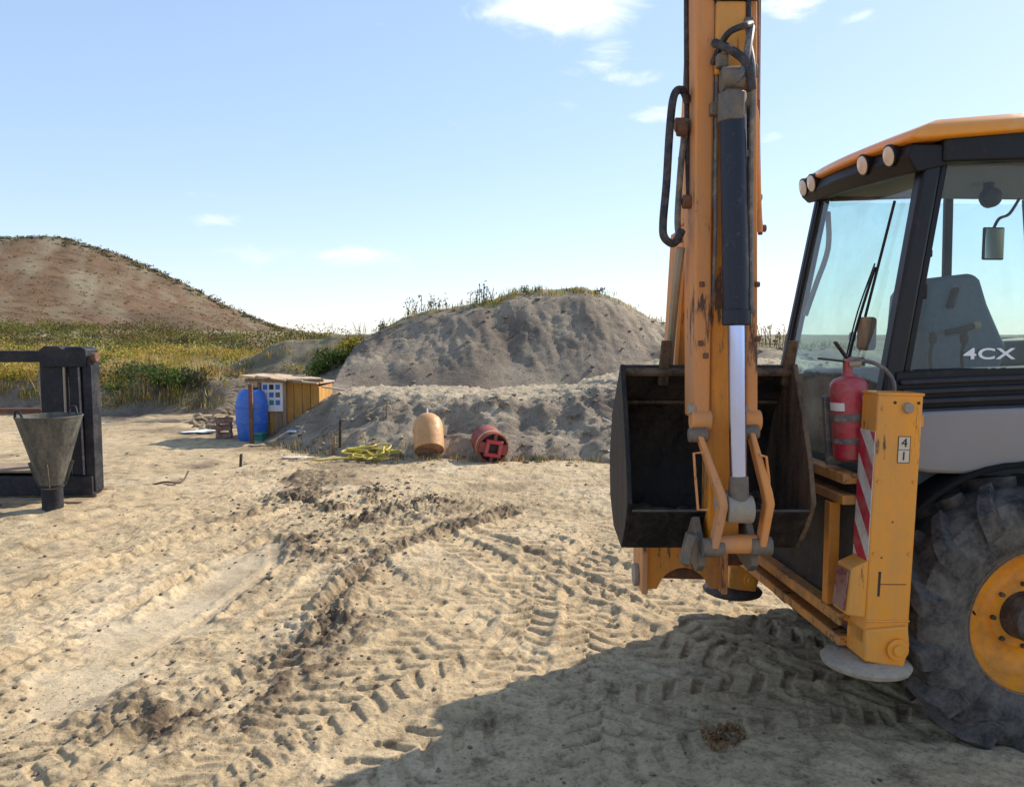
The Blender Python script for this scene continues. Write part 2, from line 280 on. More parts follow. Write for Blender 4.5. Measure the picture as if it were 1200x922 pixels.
class MB:
    def __init__(s, T=None): s.v = []; s.f = []; s.T = T or Matrix()
    def add(s, vs_, fs): o = len(s.v); s.v += [s.T @ Vector(p) for p in vs_]; s.f += [tuple(i + o for i in q) for q in fs]; return s
    def box(s, c, size, rot=None):
        h = Vector(size) / 2; R = rot or Matrix.Identity(3); c = Vector(c)
        P = [c + R @ Vector((x * h.x, y * h.y, z * h.z)) for z in (-1, 1) for y in (-1, 1) for x in (-1, 1)]
        return s.add(P, [(0, 2, 3, 1), (4, 5, 7, 6), (0, 1, 5, 4), (2, 6, 7, 3), (0, 4, 6, 2), (1, 3, 7, 5)])
    def rng(s, x0, x1, y0, y1, z0, z1): return s.box(((x0 + x1) / 2, (y0 + y1) / 2, (z0 + z1) / 2), (abs(x1 - x0), abs(y1 - y0), abs(z1 - z0)))
    def frame(s, d, up=(0, 0, 1)):
        d = Vector(d).normalized(); u = Vector(up)
        if abs(d.dot(u)) > .98: u = Vector((0, 1, 0))
        a = d.cross(u).normalized(); return d, a, a.cross(d).normalized()
    def bar(s, p0, p1, w, h, up=(0, 0, 1), w1=None, h1=None):
        p0, p1 = Vector(p0), Vector(p1); d, a, b = s.frame(p1 - p0, up); w1 = w1 or w; h1 = h1 or h
        P = [p + a * x * ww / 2 + b * y * hh / 2 for p, ww, hh in ((p0, w, h), (p1, w1, h1)) for x, y in ((-1, -1), (1, -1), (1, 1), (-1, 1))]
        return s.add(P, [(3, 2, 1, 0), (4, 5, 6, 7), (0, 1, 5, 4), (1, 2, 6, 5), (2, 3, 7, 6), (3, 0, 4, 7)])
    def cyl(s, p0, p1, r0, r1=None, n=20, cap=True):
        p0, p1 = Vector(p0), Vector(p1); r1 = r0 if r1 is None else r1; d, a, b = s.frame(p1 - p0)
        P = []
        for p, r in ((p0, r0), (p1, r1)):
            P += [p + (a * math.cos(2 * math.pi * i / n) + b * math.sin(2 * math.pi * i / n)) * r for i in range(n)]
        F = [(i, n + i, n + (i + 1) % n, (i + 1) % n) for i in range(n)]
        if cap: F += [tuple(range(n)), tuple(reversed(range(n, 2 * n)))]
        return s.add(P, F)
    def lathe(s, prof, c, axis=(0, 0, 1), n=32, closed=False):
        """prof: list of (r, h) along axis"""
        c = Vector(c); d, a, b = s.frame(axis); P = []; k = len(prof)
        for i in range(n):
            t = 2 * math.pi * i / n; e = a * math.cos(t) + b * math.sin(t)
            P += [c + e * r + d * h for r, h in prof]
        F = []
        kk = k if closed else k - 1
        for i in range(n):
            j = (i + 1) % n
            F += [(i * k + q, j * k + q, j * k + (q + 1) % k, i * k + (q + 1) % k) for q in range(kk)]
        return s.add(P, F)
    def prism(s, poly, off, axis):
        """poly: 3D points of a flat outline, extruded by vector off"""
        n = len(poly); P = [Vector(p) for p in poly] + [Vector(p) + Vector(off) for p in poly]
        return s.add(P, [tuple(reversed(range(n))), tuple(range(n, 2 * n))] + [(i, (i + 1) % n, n + (i + 1) % n, n + i) for i in range(n)])
    def tube(s, pts, r, n=8, sub=6):
        pts = [Vector(p) for p in pts]
        if sub > 1 and len(pts) > 2:
            q = []
            for i in range(len(pts) - 1):
                p0 = pts[max(0, i - 1)]; p1 = pts[i]; p2 = pts[i + 1]; p3 = pts[min(len(pts) - 1, i + 2)]
                for k in range(sub):
                    t = k / sub
                    q.append(.5 * ((2 * p1) + (p2 - p0) * t + (2 * p0 - 5 * p1 + 4 * p2 - p3) * t * t + (3 * p1 - p0 - 3 * p2 + p3) * t ** 3))
            q.append(pts[-1]); pts = q
        P = []; a = None
        for i, p in enumerate(pts):
            d = (pts[min(len(pts) - 1, i + 1)] - pts[max(0, i - 1)]).normalized()
            if a is None: _, a, _ = s.frame(d)
            a = (a - d * a.dot(d)).normalized(); b = d.cross(a)
            P += [p + (a * math.cos(2 * math.pi * j / n) + b * math.sin(2 * math.pi * j / n)) * r for j in range(n)]
        F = []
        for i in range(len(pts) - 1):
            F += [(i * n + j, i * n + (j + 1) % n, (i + 1) * n + (j + 1) % n, (i + 1) * n + j) for j in range(n)]
        F += [tuple(reversed(range(n))), tuple(range((len(pts) - 1) * n, len(pts) * n))]
        return s.add(P, F)
    def build(s, name, m, parent=None, inv=None, bevel=0.0, smooth=None, seg=2):
        me = bpy.data.meshes.new(name); V = [inv @ p for p in s.v] if inv else s.v
        me.from_pydata([tuple(p) for p in V], [], s.f); me.validate()
        bm = bmesh.new(); bm.from_mesh(me); bmesh.ops.recalc_face_normals(bm, faces=bm.faces); bm.to_mesh(me); bm.free()
        o = bpy.data.objects.new(name, me); COL.objects.link(o); o.parent = parent
        me.materials.append(M[m] if isinstance(m, str) else m)
        if bevel:
            bv = o.modifiers.new('bevel', 'BEVEL'); bv.width = bevel; bv.segments = seg; bv.limit_method = 'ANGLE'; bv.angle_limit = rad(35)
        if smooth is None: smooth = 40
        if smooth:
            for p in me.polygons: p.use_smooth = True
            me.set_sharp_from_angle(angle=rad(smooth))
        return o

def grid_mesh(name, X, Y, Z, m, soil=None, kind='structure'):
    nr, nc = X.shape
    me = bpy.data.meshes.new(name)
    co = np.stack([X, Y, Z], -1).reshape(-1, 3).astype(np.float32)
    idx = np.arange(nr * nc).reshape(nr, nc)
    q = np.stack([idx[:-1, :-1], idx[:-1, 1:], idx[1:, 1:], idx[1:, :-1]], -1).reshape(-1, 4)
    me.vertices.add(len(co)); me.vertices.foreach_set('co', co.ravel())
    me.loops.add(q.size); me.loops.foreach_set('vertex_index', q.ravel().astype(np.int32))
    me.polygons.add(len(q)); me.polygons.foreach_set('loop_start', (np.arange(len(q)) * 4).astype(np.int32))
    me.polygons.foreach_set('use_smooth', np.ones(len(q), bool))
    me.update(calc_edges=True)
    if soil is not None:
        ca = me.color_attributes.new('soil', 'FLOAT_COLOR', 'POINT')
        rgba = np.ones((len(co), 4), np.float32); rgba[:, :3] = np.stack(soil, -1).reshape(-1, 3); ca.data.foreach_set('color', rgba.ravel())
    o = bpy.data.objects.new(name, me); COL.objects.link(o); me.materials.append(M[m])
    if kind: o['kind'] = kind
    return o

# ================================================================== TERRAIN
def smooth_path(pts, sub=10):
    pts = [np.array(p[:2], float) for p in pts]; q = []
    for i in range(len(pts) - 1):
        p0 = pts[max(0, i - 1)]; p1 = pts[i]; p2 = pts[i + 1]; p3 = pts[min(len(pts) - 1, i + 2)]
        for k in range(sub):
            t = k / sub
            q.append(.5 * ((2 * p1) + (p2 - p0) * t + (2 * p0 - 5 * p1 + 4 * p2 - p3) * t * t + (3 * p1 - p0 - 3 * p2 + p3) * t ** 3))
    q.append(pts[-1]); return np.array(q)
def path_dist(X, Y, P, reach):
    """signed lateral distance and arc length along the path"""
    best = np.full(X.shape, 1e9); sd_ = np.zeros(X.shape); ss = np.zeros(X.shape); s0 = 0
    box = (X > P[:, 0].min() - reach) & (X < P[:, 0].max() + reach) & (Y > P[:, 1].min() - reach) & (Y < P[:, 1].max() + reach)
    x = X[box]; y = Y[box]; b = best[box]; sdv = sd_[box]; sv = ss[box]
    for i in range(len(P) - 1):
        d = P[i + 1] - P[i]; L = math.hypot(*d)
        if L < 1e-6: continue
        d = d / L; rx = x - P[i, 0]; ry = y - P[i, 1]
        t = np.clip(rx * d[0] + ry * d[1], 0, L); ex = rx - d[0] * t; ey = ry - d[1] * t; dd = ex * ex + ey * ey
        w = dd < b; b = np.where(w, dd, b); sdv = np.where(w, rx * -d[1] + ry * d[0], sdv); sv = np.where(w, s0 + rx * d[0] + ry * d[1], sv); s0 += L
    best[box] = b; sd_[box] = sdv; ss[box] = sv
    return np.sqrt(best), sd_, ss, s0
def GP(*pp): return smooth_path([G(x, y) for x, y in pp])
TRACKS = [
    (GP((520, 980), (560, 880), (600, 790), (625, 700), (640, 630)), .19, .02, .030, .15),
    (GP((700, 960), (700, 860), (690, 770), (690, 690), (700, 620)), .19, .02, .030, .15),
    (GP((860, 760), (800, 720), (700, 690), (560, 690), (420, 720), (280, 800)), .20, .02, .028, .16),
    (GP((900, 725), (760, 660), (640, 610), (520, 580)), .20, .02, .026, .16),  # path, half width, depth, lug height, pitch
    (GP((470, 612), (560, 655), (660, 708), (780, 760), (1020, 850)), .21, .040, .030, .19),
    (GP((560, 606), (650, 640), (760, 690), (900, 742), (1090, 800)), .21, .035, .028, .19),
    (GP((180, 960), (330, 850), (450, 775), (560, 715), (680, 655), (760, 610)), .21, .030, .032, .19),
    (GP((330, 990), (470, 880), (600, 835), (760, 800), (960, 785), (1200, 770)), .22, .045, .036, .20),
    (GP((620, 990), (720, 900), (840, 850), (1000, 830), (1200, 825)), .22, .040, .034, .20),
    (GP((-100, 735), (40, 685), (160, 640), (260, 600), (330, 565)), .20, .050, .018, .18),
    (GP((-120, 860), (20, 775), (150, 705), (240, 655), (320, 610)), .20, .050, .018, .18),
    (GP((-60, 960), (120, 850), (280, 770), (370, 700), (430, 655), (560, 605)), .22, .035, .030, .19),
    (GP((400, 640), (470, 700), (560, 745), (680, 810)), .20, .025, .026, .19),
    (GP((-60, 640), (80, 615), (220, 585), (400, 560)), .18, .030, .014, .17),
    (GP((330, 600), (460, 590), (620, 575), (760, 570)), .18, .030, .016, .17),
    (GP((80, 990), (260, 905), (420, 820), (520, 770)), .20, .030, .030, .19),
]
RIDGE = GP((600, 592), (520, 622), (450, 652), (405, 700), (385, 735))
RIDGE2 = GP((400, 735), (330, 790), (250, 835), (190, 850))
RIDGE3 = GP((350, 560), (385, 590), (420, 620), (360, 640))
FAN = GP((230, 840), (90, 815), (-30, 800))
SCRAPE = GP((85, 815), (160, 752), (240, 700), (310, 645))
DARKP = [G(395, 612), G(430, 600), G(345, 582), G(470, 590), G(380, 650), G(320, 600), G(440, 575), G(520, 590)]

RUTS = [(GP((-60, 730), (30, 698), (170, 642), (320, 598)), .085, .050), (GP((-80, 815), (60, 752), (190, 692), (320, 628)), .085, .045), (GP((325, 632), (312, 668), (250, 715), (150, 775)), .06, .040),
        (GP((380, 745), (402, 698), (455, 655), (600, 600)), .08, .045), (GP((-60, 668), (60, 632), (180, 598)), .08, .035), (GP((480, 598), (600, 640), (760, 712)), .06, .025),
        (GP((60, 930), (200, 850), (330, 775)), .08, .030), (GP((330, 585), (480, 600), (640, 582)), .08, .035), (GP((-40, 600), (150, 575), (330, 555)), .08, .03)]
def ground_h(X, Y, detail=True):
    Z = .10 * fbm(X * .35, Y * .35, 3, 3) + .042 * fbm(X * 1.3, Y * 1.3, 3, 21)
    damp = np.zeros(X.shape); bare = np.zeros(X.shape)
    near = np.clip(1 - (Y - 10) / 12, 0, 1)
    if detail:
        Z = Z + .017 * fbm(X * 4.5, Y * 4.5, 4, 31) + .012 * fbm(X * 13, Y * 13, 3, 41) * near + .005 * fbm(X * 40, Y * 40, 2, 42) * near
        ridged = 1 - np.abs(fbm(X * 2.6, Y * 2.6, 3, 51)) * 4
        Z = Z + .012 * np.clip(ridged, 0, 1)
    wob = .07 * fbm(X * 1.1, Y * 1.1, 2, 61)
    for k, (P, hw, dep, lug, pit) in enumerate(TRACKS):
        d, sd_, s, L = path_dist(X + wob, Y + wob, P, 1.0)
        w = sstep(hw * 1.12, hw * .86, d)
        fade = .50 + .9 * np.clip(vnoise(X * .9, Y * .9, 70 + k) * 1.4 + .5, 0, 1)
        ph = (s + np.abs(sd_) * .62 + np.where(sd_ > 0, pit * .5, 0) + .014 * vnoise(X * 6, Y * 6, 88)) / pit
        fr = ph - np.floor(ph)
        lugs = 1 - sstep(.0, .07, fr) * sstep(.44, .34, fr)
        mid = sstep(.0, .05, np.abs(sd_)) 
        edge = np.exp(-((d - hw * 1.25) / (hw * .22)) ** 2)
        Z = Z * (1 - .45 * w) - dep * w * .22 + w * lug * fade * (lugs - .65) * .68 + .016 * edge * (vnoise(X * 3.5, Y * 3.5, 90 + k) * 1.3 + .45)
    for k, (P, wd, dep) in enumerate(RUTS):
        d, sd_, s, L = path_dist(X + wob, Y + wob, P, .6)
        vary = .45 + .9 * np.clip(vnoise(X * 1.3, Y * 1.3, 300 + k) + .5, 0, 1)
        dd = d + .03 * fbm(X * 6, Y * 6, 3, 320 + k)
        Z = Z - dep * sstep(wd * 1.1, wd * .55, dd) * vary + .6 * dep * np.exp(-((dd - wd * 1.7) / (wd * .5)) ** 2) * np.clip(vary + fbm(X * 8, Y * 8, 3, 330) * 1.2, 0, 2)
        damp = np.maximum(damp, .42 * np.exp(-(dd / (wd * 1.5)) ** 2) * vary)
    # turned-over ridges of dark damp soil, broken up into patches
    brk = sstep(-.10, .16, fbm(X * 1.25, Y * 1.05, 4, 177, .6)); brk2 = .75 + .25 * brk; brk = .22 + .78 * brk
    for P, wd, hh, am in ((RIDGE, .19, .085, 1.0), (RIDGE2, .36, .05, .9), (RIDGE3, .75, .05, .9), (FAN, .40, .04, .68)):
        d, sd_, s, L = path_dist(X + wob * 1.5, Y - wob, P, 1.6)
        g = np.exp(-(d / wd) ** 2); cl = np.clip(.25 + fbm(X * 9, Y * 9, 4, 77, .62) * 1.5 + .5 * (1 - np.abs(fbm(X * 5, Y * 5, 3, 78)) * 3.5), 0, 1.5)
        bb = brk2 if wd < .2 else brk
        if detail: Z = Z + hh * .50 * g * cl * bb
        damp = np.maximum(damp, am * np.exp(-(d / (wd * 1.35)) ** 2) * np.clip(.6 + .6 * cl, 0, 1) * bb)
    for p in DARKP:
        rr = np.hypot((X - p[0]) / .55, (Y - p[1]) / .65); g = np.exp(-rr ** 2)
        Z = Z + .040 * brk * g * np.clip(fbm(X * 9, Y * 9, 4, 99, .62) * 2 + .4, 0, 1.2); damp = np.maximum(damp, .85 * g * brk)
    d, sd_, s, L = path_dist(X + wob, Y + wob, SCRAPE, 1.0)
    g = sstep(.40, .16, d + .34 * fbm(X * 2.2, Y * 2.2, 4, 17, .6)); bare = g * .55 * np.clip(.75 + 1.3 * fbm(X * 1.7, Y * 1.7, 3, 19), 0, 1)
    Z = Z * (1 - .70 * g) - .02 * g + .022 * np.exp(-((d - .40) / .07) ** 2) * (vnoise(X * 3, Y * 3, 5) * 2 + .35)
    # broad damp areas
    damp = np.maximum(damp, .58 * sstep(.06, .30, fbm(X * .55, Y * .55, 3, 123)) * sstep(4, 7, Y))
    # the far yard
    damp = np.maximum(damp, .22 * np.clip(vnoise(X * .8, Y * 2.2, 140) + .2, 0, 1) * sstep(9, 12, Y))
    return Z, damp, bare

def axis(segs):
    out = []
    for a, b_, st in segs: out += list(np.arange(a, b_, st))
    out.append(segs[-1][1]); return np.array(out)
xs = axis([(-400, -60, 34), (-60, -16, 2.0), (-16, -7, .15), (-7, -4.2, .035), (-4.2, 3.4, .0092), (3.4, 6, .05), (6, 16, .4), (16, 60, 2.2), (60, 400, 34)])
ys = [-400, -120, -40, -15, -6, -2, 0, 1.2, 2.2, 2.8]
y_ = 3.1
while y_ < 24: ys.append(y_); y_ += .0080 * (y_ / 3.6) ** 1.35 if y_ < 17 else .12
ys += [25, 27, 30, 36, 45, 60, 90, 140, 220, 400, 900]
ys = np.array(ys)
GX, GY = np.meshgrid(xs, ys)
GZ, damp, bare = ground_h(GX, GY)
far = np.clip((np.hypot(GX, GY) - 26) / 20, 0, 1); GZ = GZ * (1 - far)
grid_mesh('ground', GX, GY, GZ, 'soil', (damp, bare, damp * 0))
def gz(x, y):
    i = int(np.clip(np.searchsorted(ys, y) - 1, 0, len(ys) - 2)); j = int(np.clip(np.searchsorted(xs, x) - 1, 0, len(xs) - 2))
    u = (x - xs[j]) / (xs[j + 1] - xs[j]); v = (y - ys[i]) / (ys[i + 1] - ys[i])
    return float((GZ[i, j] * (1 - u) + GZ[i, j + 1] * u) * (1 - v) + (GZ[i + 1, j] * (1 - u) + GZ[i + 1, j + 1] * u) * v)

# -- low spoil berm
def interp(x, xp, fp): return np.interp(x, xp, fp)
def berm_h(X, Y):
    toe = interp(X, [-7, -5.2, -4.4, -3.4, -2.3, 0, 1.6, 5, 9], [16.6, 15.9, 15.2, 14.2, 13.5, 13.15, 12.75, 12.3, 12]) + .5 * fbm(X * .8, Y * .2, 3, 5)
    hh = interp(X, [-6.0, -5.2, -4.4, -3.5, -2.5, 0, 1.3, 2.4, 3.4, 5, 10], [-.2, .0, .56, .90, .94, .92, .97, 1.25, 1.45, 1.5, 1.3])
    run = interp(X, [-5, -3, 0, 1.5, 4], [1.7, 2.0, 1.75, 2.3, 2.8])
    t = np.clip((Y - toe) / run, 0, 1)
    bench = interp(X, [-4, -2.6, -1.6, 1, 2], [0, .0, .35, .35, 0])
    prof = t * (1 - bench) + bench * (sstep(0, .28, t) * .32 + sstep(.42, .82, t) * .68)
    prof = prof ** .92
    n = (.15 * fbm(X * 1.0, Y * 1.0, 3, 8) + .07 * fbm(X * 3.5, Y * 3.5, 4, 9, .65)) * (1 - .45 * sstep(.9, 1, t)) + .05 * np.clip(1 - np.abs(fbm(X * 2.6, Y * 2.6, 3, 10)) * 5, 0, 1)
    Z = hh * prof + n * (.3 + prof) * np.clip(hh, 0, 1)
    Z = Z - .16 * (1 - np.clip(t * 6, 0, 1)) * (Y < toe + .1)
    return Z, t
bx = np.arange(-7.5, 11, .045); by = np.concatenate([np.arange(11.4, 16.5, .035), np.arange(16.5, 20, .10)])
BX, BY = np.meshgrid(bx, by); BZ, bt = berm_h(BX, BY)
low = (BY < interp(BX, [-7, -5.2, -4.4, -3.4, -2.3, 0, 1.6, 5, 9], [16.6, 15.9, 15.2, 14.2, 13.5, 13.15, 12.75, 12.3, 12]) - .35)
BZ = np.where(low, -.35, BZ); BZ[:, 0] = -.5; BZ[0, :] = -.5
bd = np.clip(.35 + .9 * fbm(BX * .9, BY * .9, 4, 15), 0, .75) * sstep(.02, .3, bt) * sstep(1.02, .75, bt)
grid_mesh('berm', BX, BY, BZ, 'spoil', (bd, .75 * sstep(.88, 1, bt), 0 * bd))
def bz(x, y): return max(gz(x, y), float(berm_h(np.array([[x]], float), np.array([[y]], float))[0][0, 0]))

# -- big spoil mound with its crest
SK = [(335, 468), (352, 446), (385, 420), (430, 390), (470, 366), (500, 356), (540, 352), (580, 344), (600, 333), (640, 328), (690, 329), (728, 342), (764, 366), (800, 386), (850, 398), (930, 402), (1050, 408), (1400, 412)]
sk = [W(a, b_, 21.0) for a, b_ in SK]; SKX = [p.x for p in sk]; SKZ = [p.z for p in sk]
SKX = [-9, -6.8] + SKX; SKZ = [-.4, -.1] + SKZ
def mound_h(X, Y):
    cz = interp(X, SKX, SKZ)
    yc = 21.0 + .5 * fbm(X * .5, X * 0, 2, 19)
    base = np.where(X > -4, 0.95, 0.0); base = np.minimum(base, cz - .1)
    front = np.clip((Y - (yc - 3.3)) / 3.3, -.3, 1); back = np.clip(1 - (Y - yc) / 6.5, 0, 1)
    shape = np.where(Y < yc, front, .45 + .55 * back)
    crest = 1 - .10 * np.exp(-((Y - yc) / .5) ** 2)
    Z = base + (cz - base) * shape * crest
    gul = .30 * fbm(X * .8 + .3 * Y, Y * .35, 3, 29) + .08 * fbm(X * 3.0 + .5 * Y, Y * .9, 4, 30, .62) - .05 * np.clip(1 - np.abs(fbm(X * 1.6 + .4 * Y, Y * .5, 3, 31)) * 7, 0, 1) + .05 * fbm(X * 7, Y * 7, 3, 32, .65)
    Z = Z + gul * np.clip(shape * 1.8, 0, 1) * np.clip(1.25 - shape, .30, 1) * np.clip(cz * .6, 0, 1)
    return Z, shape
mx_ = np.concatenate([np.arange(-9, 6, .055), np.arange(6, 22, .15)]); my_ = np.concatenate([np.arange(16.9, 22.5, .05), np.arange(22.5, 30, .3)])
MX, MY = np.meshgrid(mx_, my_); MZ, ms = mound_h(MX, MY); MZ[0, :] = -.6; MZ[:, 0] = -.6; MZ[-1, :] = -.3
md = np.clip(.42 + .8 * fbm(MX * .7, MY * .7, 4, 35), 0, .85) * sstep(1.0, .8, ms)
mg = np.clip(1.6 * (fbm(MX * .9, MY * .9, 3, 45) + .08), 0, .85) * sstep(.82, .98, ms) * interp(MX, [-6, -3, 0, 2.5, 4, 8], [.5, .4, 1, .6, .3, 1])
grid_mesh('spoil_mound', MX, MY, MZ, 'spoil', (md, .25 * sstep(.9, 1, ms), mg))
def mz(x, y): return float(mound_h(np.array([[x]], float), np.array([[y]], float))[0][0, 0])

# -- grassy bank behind the yard, with the spur that runs down behind the shed
def bank_h(X, Y):
    toe = interp(X, [-60, -30, -12, -8, -5, 0, 40], [20.0, 20.2, 20.6, 20.9, 22, 25, 26]) + .6 * fbm(X * .6, X * 0, 3, 55)
    t1 = np.clip((Y - toe) / 1.3, 0, 1)
    Z = .85 * sstep(0, 1, t1) + np.clip((Y - toe - 1.0) / 24, 0, 1) * interp(X, [-40, -24, -16, -8, 0, 20], [1.5, 1.35, .85, .65, .7, 1.0])
    # spur
    sk2 = [W(a, b_, 24.5) for a, b_ in [(205, 482), (240, 455), (275, 426), (310, 410), (350, 399), (400, 392), (450, 388)]]
    cz = np.interp(X, [p.x for p in sk2] + [6, 14], [p.z for p in sk2] + [2.0, 1.2], left=-.3)
    sp = np.clip((Y - 22.0) / 2.5, 0, 1) * np.clip(1 - (Y - 24.5) / 9, 0, 1)
    Z = np.maximum(Z, cz * sp)
    Z = Z + (.25 * fbm(X * .8, Y * .8, 4, 65)) * np.clip(t1, .05, 1) * np.clip((Y - toe + .6), 0, 1)
    return Z, t1
kx = np.concatenate([np.arange(-90, -24, 1.5), np.arange(-24, 0, .11), np.arange(0, 95, 1.2)]); ky = np.concatenate([np.arange(19.2, 27, .10), np.arange(27, 70, .8), np.arange(70, 96, 4)])
KX, KY = np.meshgrid(kx, ky); KZ, kt = bank_h(KX, KY); KZ[0, :] = -.5
ss_ = np.clip((KX + 11) / 2.5, 0, 1)
kg = np.clip(.45 + 1.2 * fbm(KX * .5, KY * .5, 4, 75), 0, 1) * sstep(.7, 1, kt) * (1 - .5 * ss_)
kd = np.clip(.55 + .8 * fbm(KX * .8, KY * .8, 3, 85), 0, .95) * sstep(1.0, .8, kt) + .6 * ss_ * np.clip(.3 + 2 * fbm(KX * .9, KY * .9, 3, 86), 0, 1)
grid_mesh('grassy_bank', KX, KY, KZ, 'bank', (np.clip(kd, 0, .9), kd * 0, np.clip(kg, 0, 1)))
def kz(x, y): return float(bank_h(np.array([[x]], float), np.array([[y]], float))[0][0, 0])

# -- hill on the horizon
HD = 150.0
HS = [(-700, 330), (-420, 306), (-200, 292), (-60, 282), (0, 279), (68, 277), (95, 284), (130, 294), (170, 310), (215, 331), (260, 355), (300, 374), (350, 393), (420, 402), (600, 410)]
hs = [W(a, b_, HD) for a, b_ in HS]
def hill_h(X, Y):
    cz = np.interp(X, [p.x for p in hs], [p.z for p in hs], right=-2)
    rise = np.clip((Y - 62) / (HD - 62), 0, 1)
    Z = 1.2 + (cz - 1.2) * rise ** .95 * np.clip(1 - (Y - HD) / 45, 0, 1)
    Z = Z + (1.3 * fbm(X * .045, Y * .03, 4, 95) + .45 * fbm(X * .2, Y * .15, 4, 96)) * np.clip(rise * 1.5, 0, 1) * np.clip(1.08 - rise, .12, 1)
    return Z, rise
hx = np.concatenate([np.arange(-230, -110, 2.5), np.arange(-110, 15, .7)]); hy = np.concatenate([np.arange(55, 152, .8), np.arange(152, 300, 6)])
HX, HY = np.meshgrid(hx, hy); HZ, hr_ = hill_h(HX, HY); HZ[0, :] = -1
gul = np.exp(-((HX - (-88 + (HY - 70) * .02) + (HY - 105) * .55) / 7) ** 2)
hg = np.clip(.95 * gul + .9 * fbm(HX * .05, HY * .05, 4, 105) + 1.1 * fbm(HX * .28 + HY * .12, HY * .03, 4, 106, .6) + .10 + .35 * sstep(.45, .1, hr_), 0, .9)
hd_ = np.clip(.18 + .9 * fbm(HX * .09, HY * .06, 4, 115), 0, .7) + .35 * sstep(.9, .98, hr_) * (HX < -75)
grid_mesh('hill', HX, HY, HZ, 'hill', (np.clip(hd_, 0, .85), .0 * hg, hg))

# ------------------------------------------------------------------ foliage built leaf by leaf
def leaf_mesh(name, C, A, B_, colr, label=None, cat=None, parent=None, inv=None, kind=None, group=None):
    """C centres, A half-length vectors, B half-width vectors: rhombic leaves"""
    n_ = len(C); V = np.stack([C - A, C + B_, C + A, C - B_], 1).reshape(-1, 3)
    if inv is not None:
        Mi = np.array(inv); V = V @ Mi[:3, :3].T + Mi[:3, 3]
    me = bpy.data.meshes.new(name)
    me.vertices.add(len(V)); me.vertices.foreach_set('co', V.astype(np.float32).ravel())
    me.loops.add(n_ * 4); me.loops.foreach_set('vertex_index', np.arange(n_ * 4, dtype=np.int32))
    me.polygons.add(n_); me.polygons.foreach_set('loop_start', (np.arange(n_) * 4).astype(np.int32)); me.update(calc_edges=True)
    ca = me.color_attributes.new('leaf', 'FLOAT_COLOR', 'POINT')
    cc = np.ones((n_, 4, 4), np.float32); cc[:, :, :3] = colr[:, None, :]; ca.data.foreach_set('color', cc.ravel())
    o = bpy.data.objects.new(name, me); COL.objects.link(o); me.materials.append(M['leaf']); o.parent = parent
    if kind: o['kind'] = kind
    if label: tag(o, label, cat, group)
    return o
def rdir(n_, up=0.0):
    v = RNG.normal(size=(n_, 3)); v[:, 2] += up; return v / np.linalg.norm(v, axis=1, keepdims=True)
def perp(A):
    r = RNG.normal(size=A.shape); b = np.cross(A, r); return b / np.linalg.norm(b, axis=1, keepdims=True)
PAL = {'olive': [(.15, .145, .028), (.095, .105, .024), (.19, .155, .035)], 'green': [(.085, .13, .02), (.055, .09, .018), (.13, .165, .03)],
       'yellow': [(.46, .31, .04), (.36, .26, .04), (.27, .25, .04)], 'straw': [(.47, .29, .09), (.38, .22, .06), (.46, .35, .16)], 'dark': [(.035, .045, .02), (.05, .055, .025), (.07, .06, .03)], 'rust': [(.22, .11, .045), (.17, .09, .04), (.26, .15, .07)]}
def pal(name, n_):
    P = np.array(PAL[name]); w_ = RNG.dirichlet((1, 1, 1)); c0 = (P * w_[:, None]).sum(0) * RNG.uniform(.7, 1.25); return c0 * RNG.uniform(.8, 1.2, (n_, 1)) * RNG.uniform(.93, 1.07, (n_, 3))
def bush_pts(cx, cy, cz, rx, rz, n_, size):
    nb = max(3, int(5 + RNG.integers(0, 4)))
    bc = np.stack([cx + RNG.normal(size=nb) * rx * .5, cy + RNG.normal(size=nb) * rx * .5, cz + rz * RNG.uniform(.25, .85, nb)], -1)
    pick = RNG.integers(0, nb, n_); d = rdir(n_); r = RNG.uniform(.55, 1.0, (n_, 1)) ** .6
    C = bc[pick] + d * r * np.array([rx * .52, rx * .52, rz * .36]); C[:, 2] = np.maximum(C[:, 2], cz + .01)
    A = rdir(n_, .5) * size * RNG.uniform(.6, 1.3, (n_, 1)); return C, A, perp(A) * size * .5
def tuft_pts(cx, cy, cz, h, n_, spread=.12, w=.006):
    ang = RNG.uniform(0, 2 * np.pi, n_); lean = RNG.uniform(.0, .5, n_); hh = h * RNG.uniform(.5, 1.1, n_)
    A = np.stack([np.cos(ang) * lean, np.sin(ang) * lean, np.ones(n_)], -1) * hh[:, None] / 2
    base = np.stack([cx + RNG.normal(size=n_) * spread, cy + RNG.normal(size=n_) * spread, np.full(n_, cz)], -1)
    return base + A, A, perp(A) * w
acc_ = []
def push(CAB, colr): acc_.append((*CAB, colr))
def flush(name, **kw):
    C = np.concatenate([a[0] for a in acc_]); A = np.concatenate([a[1] for a in acc_]); B_ = np.concatenate([a[2] for a in acc_]); c = np.concatenate([a[3] for a in acc_]); acc_.clear()
    return leaf_mesh(name, C, A, B_, c, **kw)
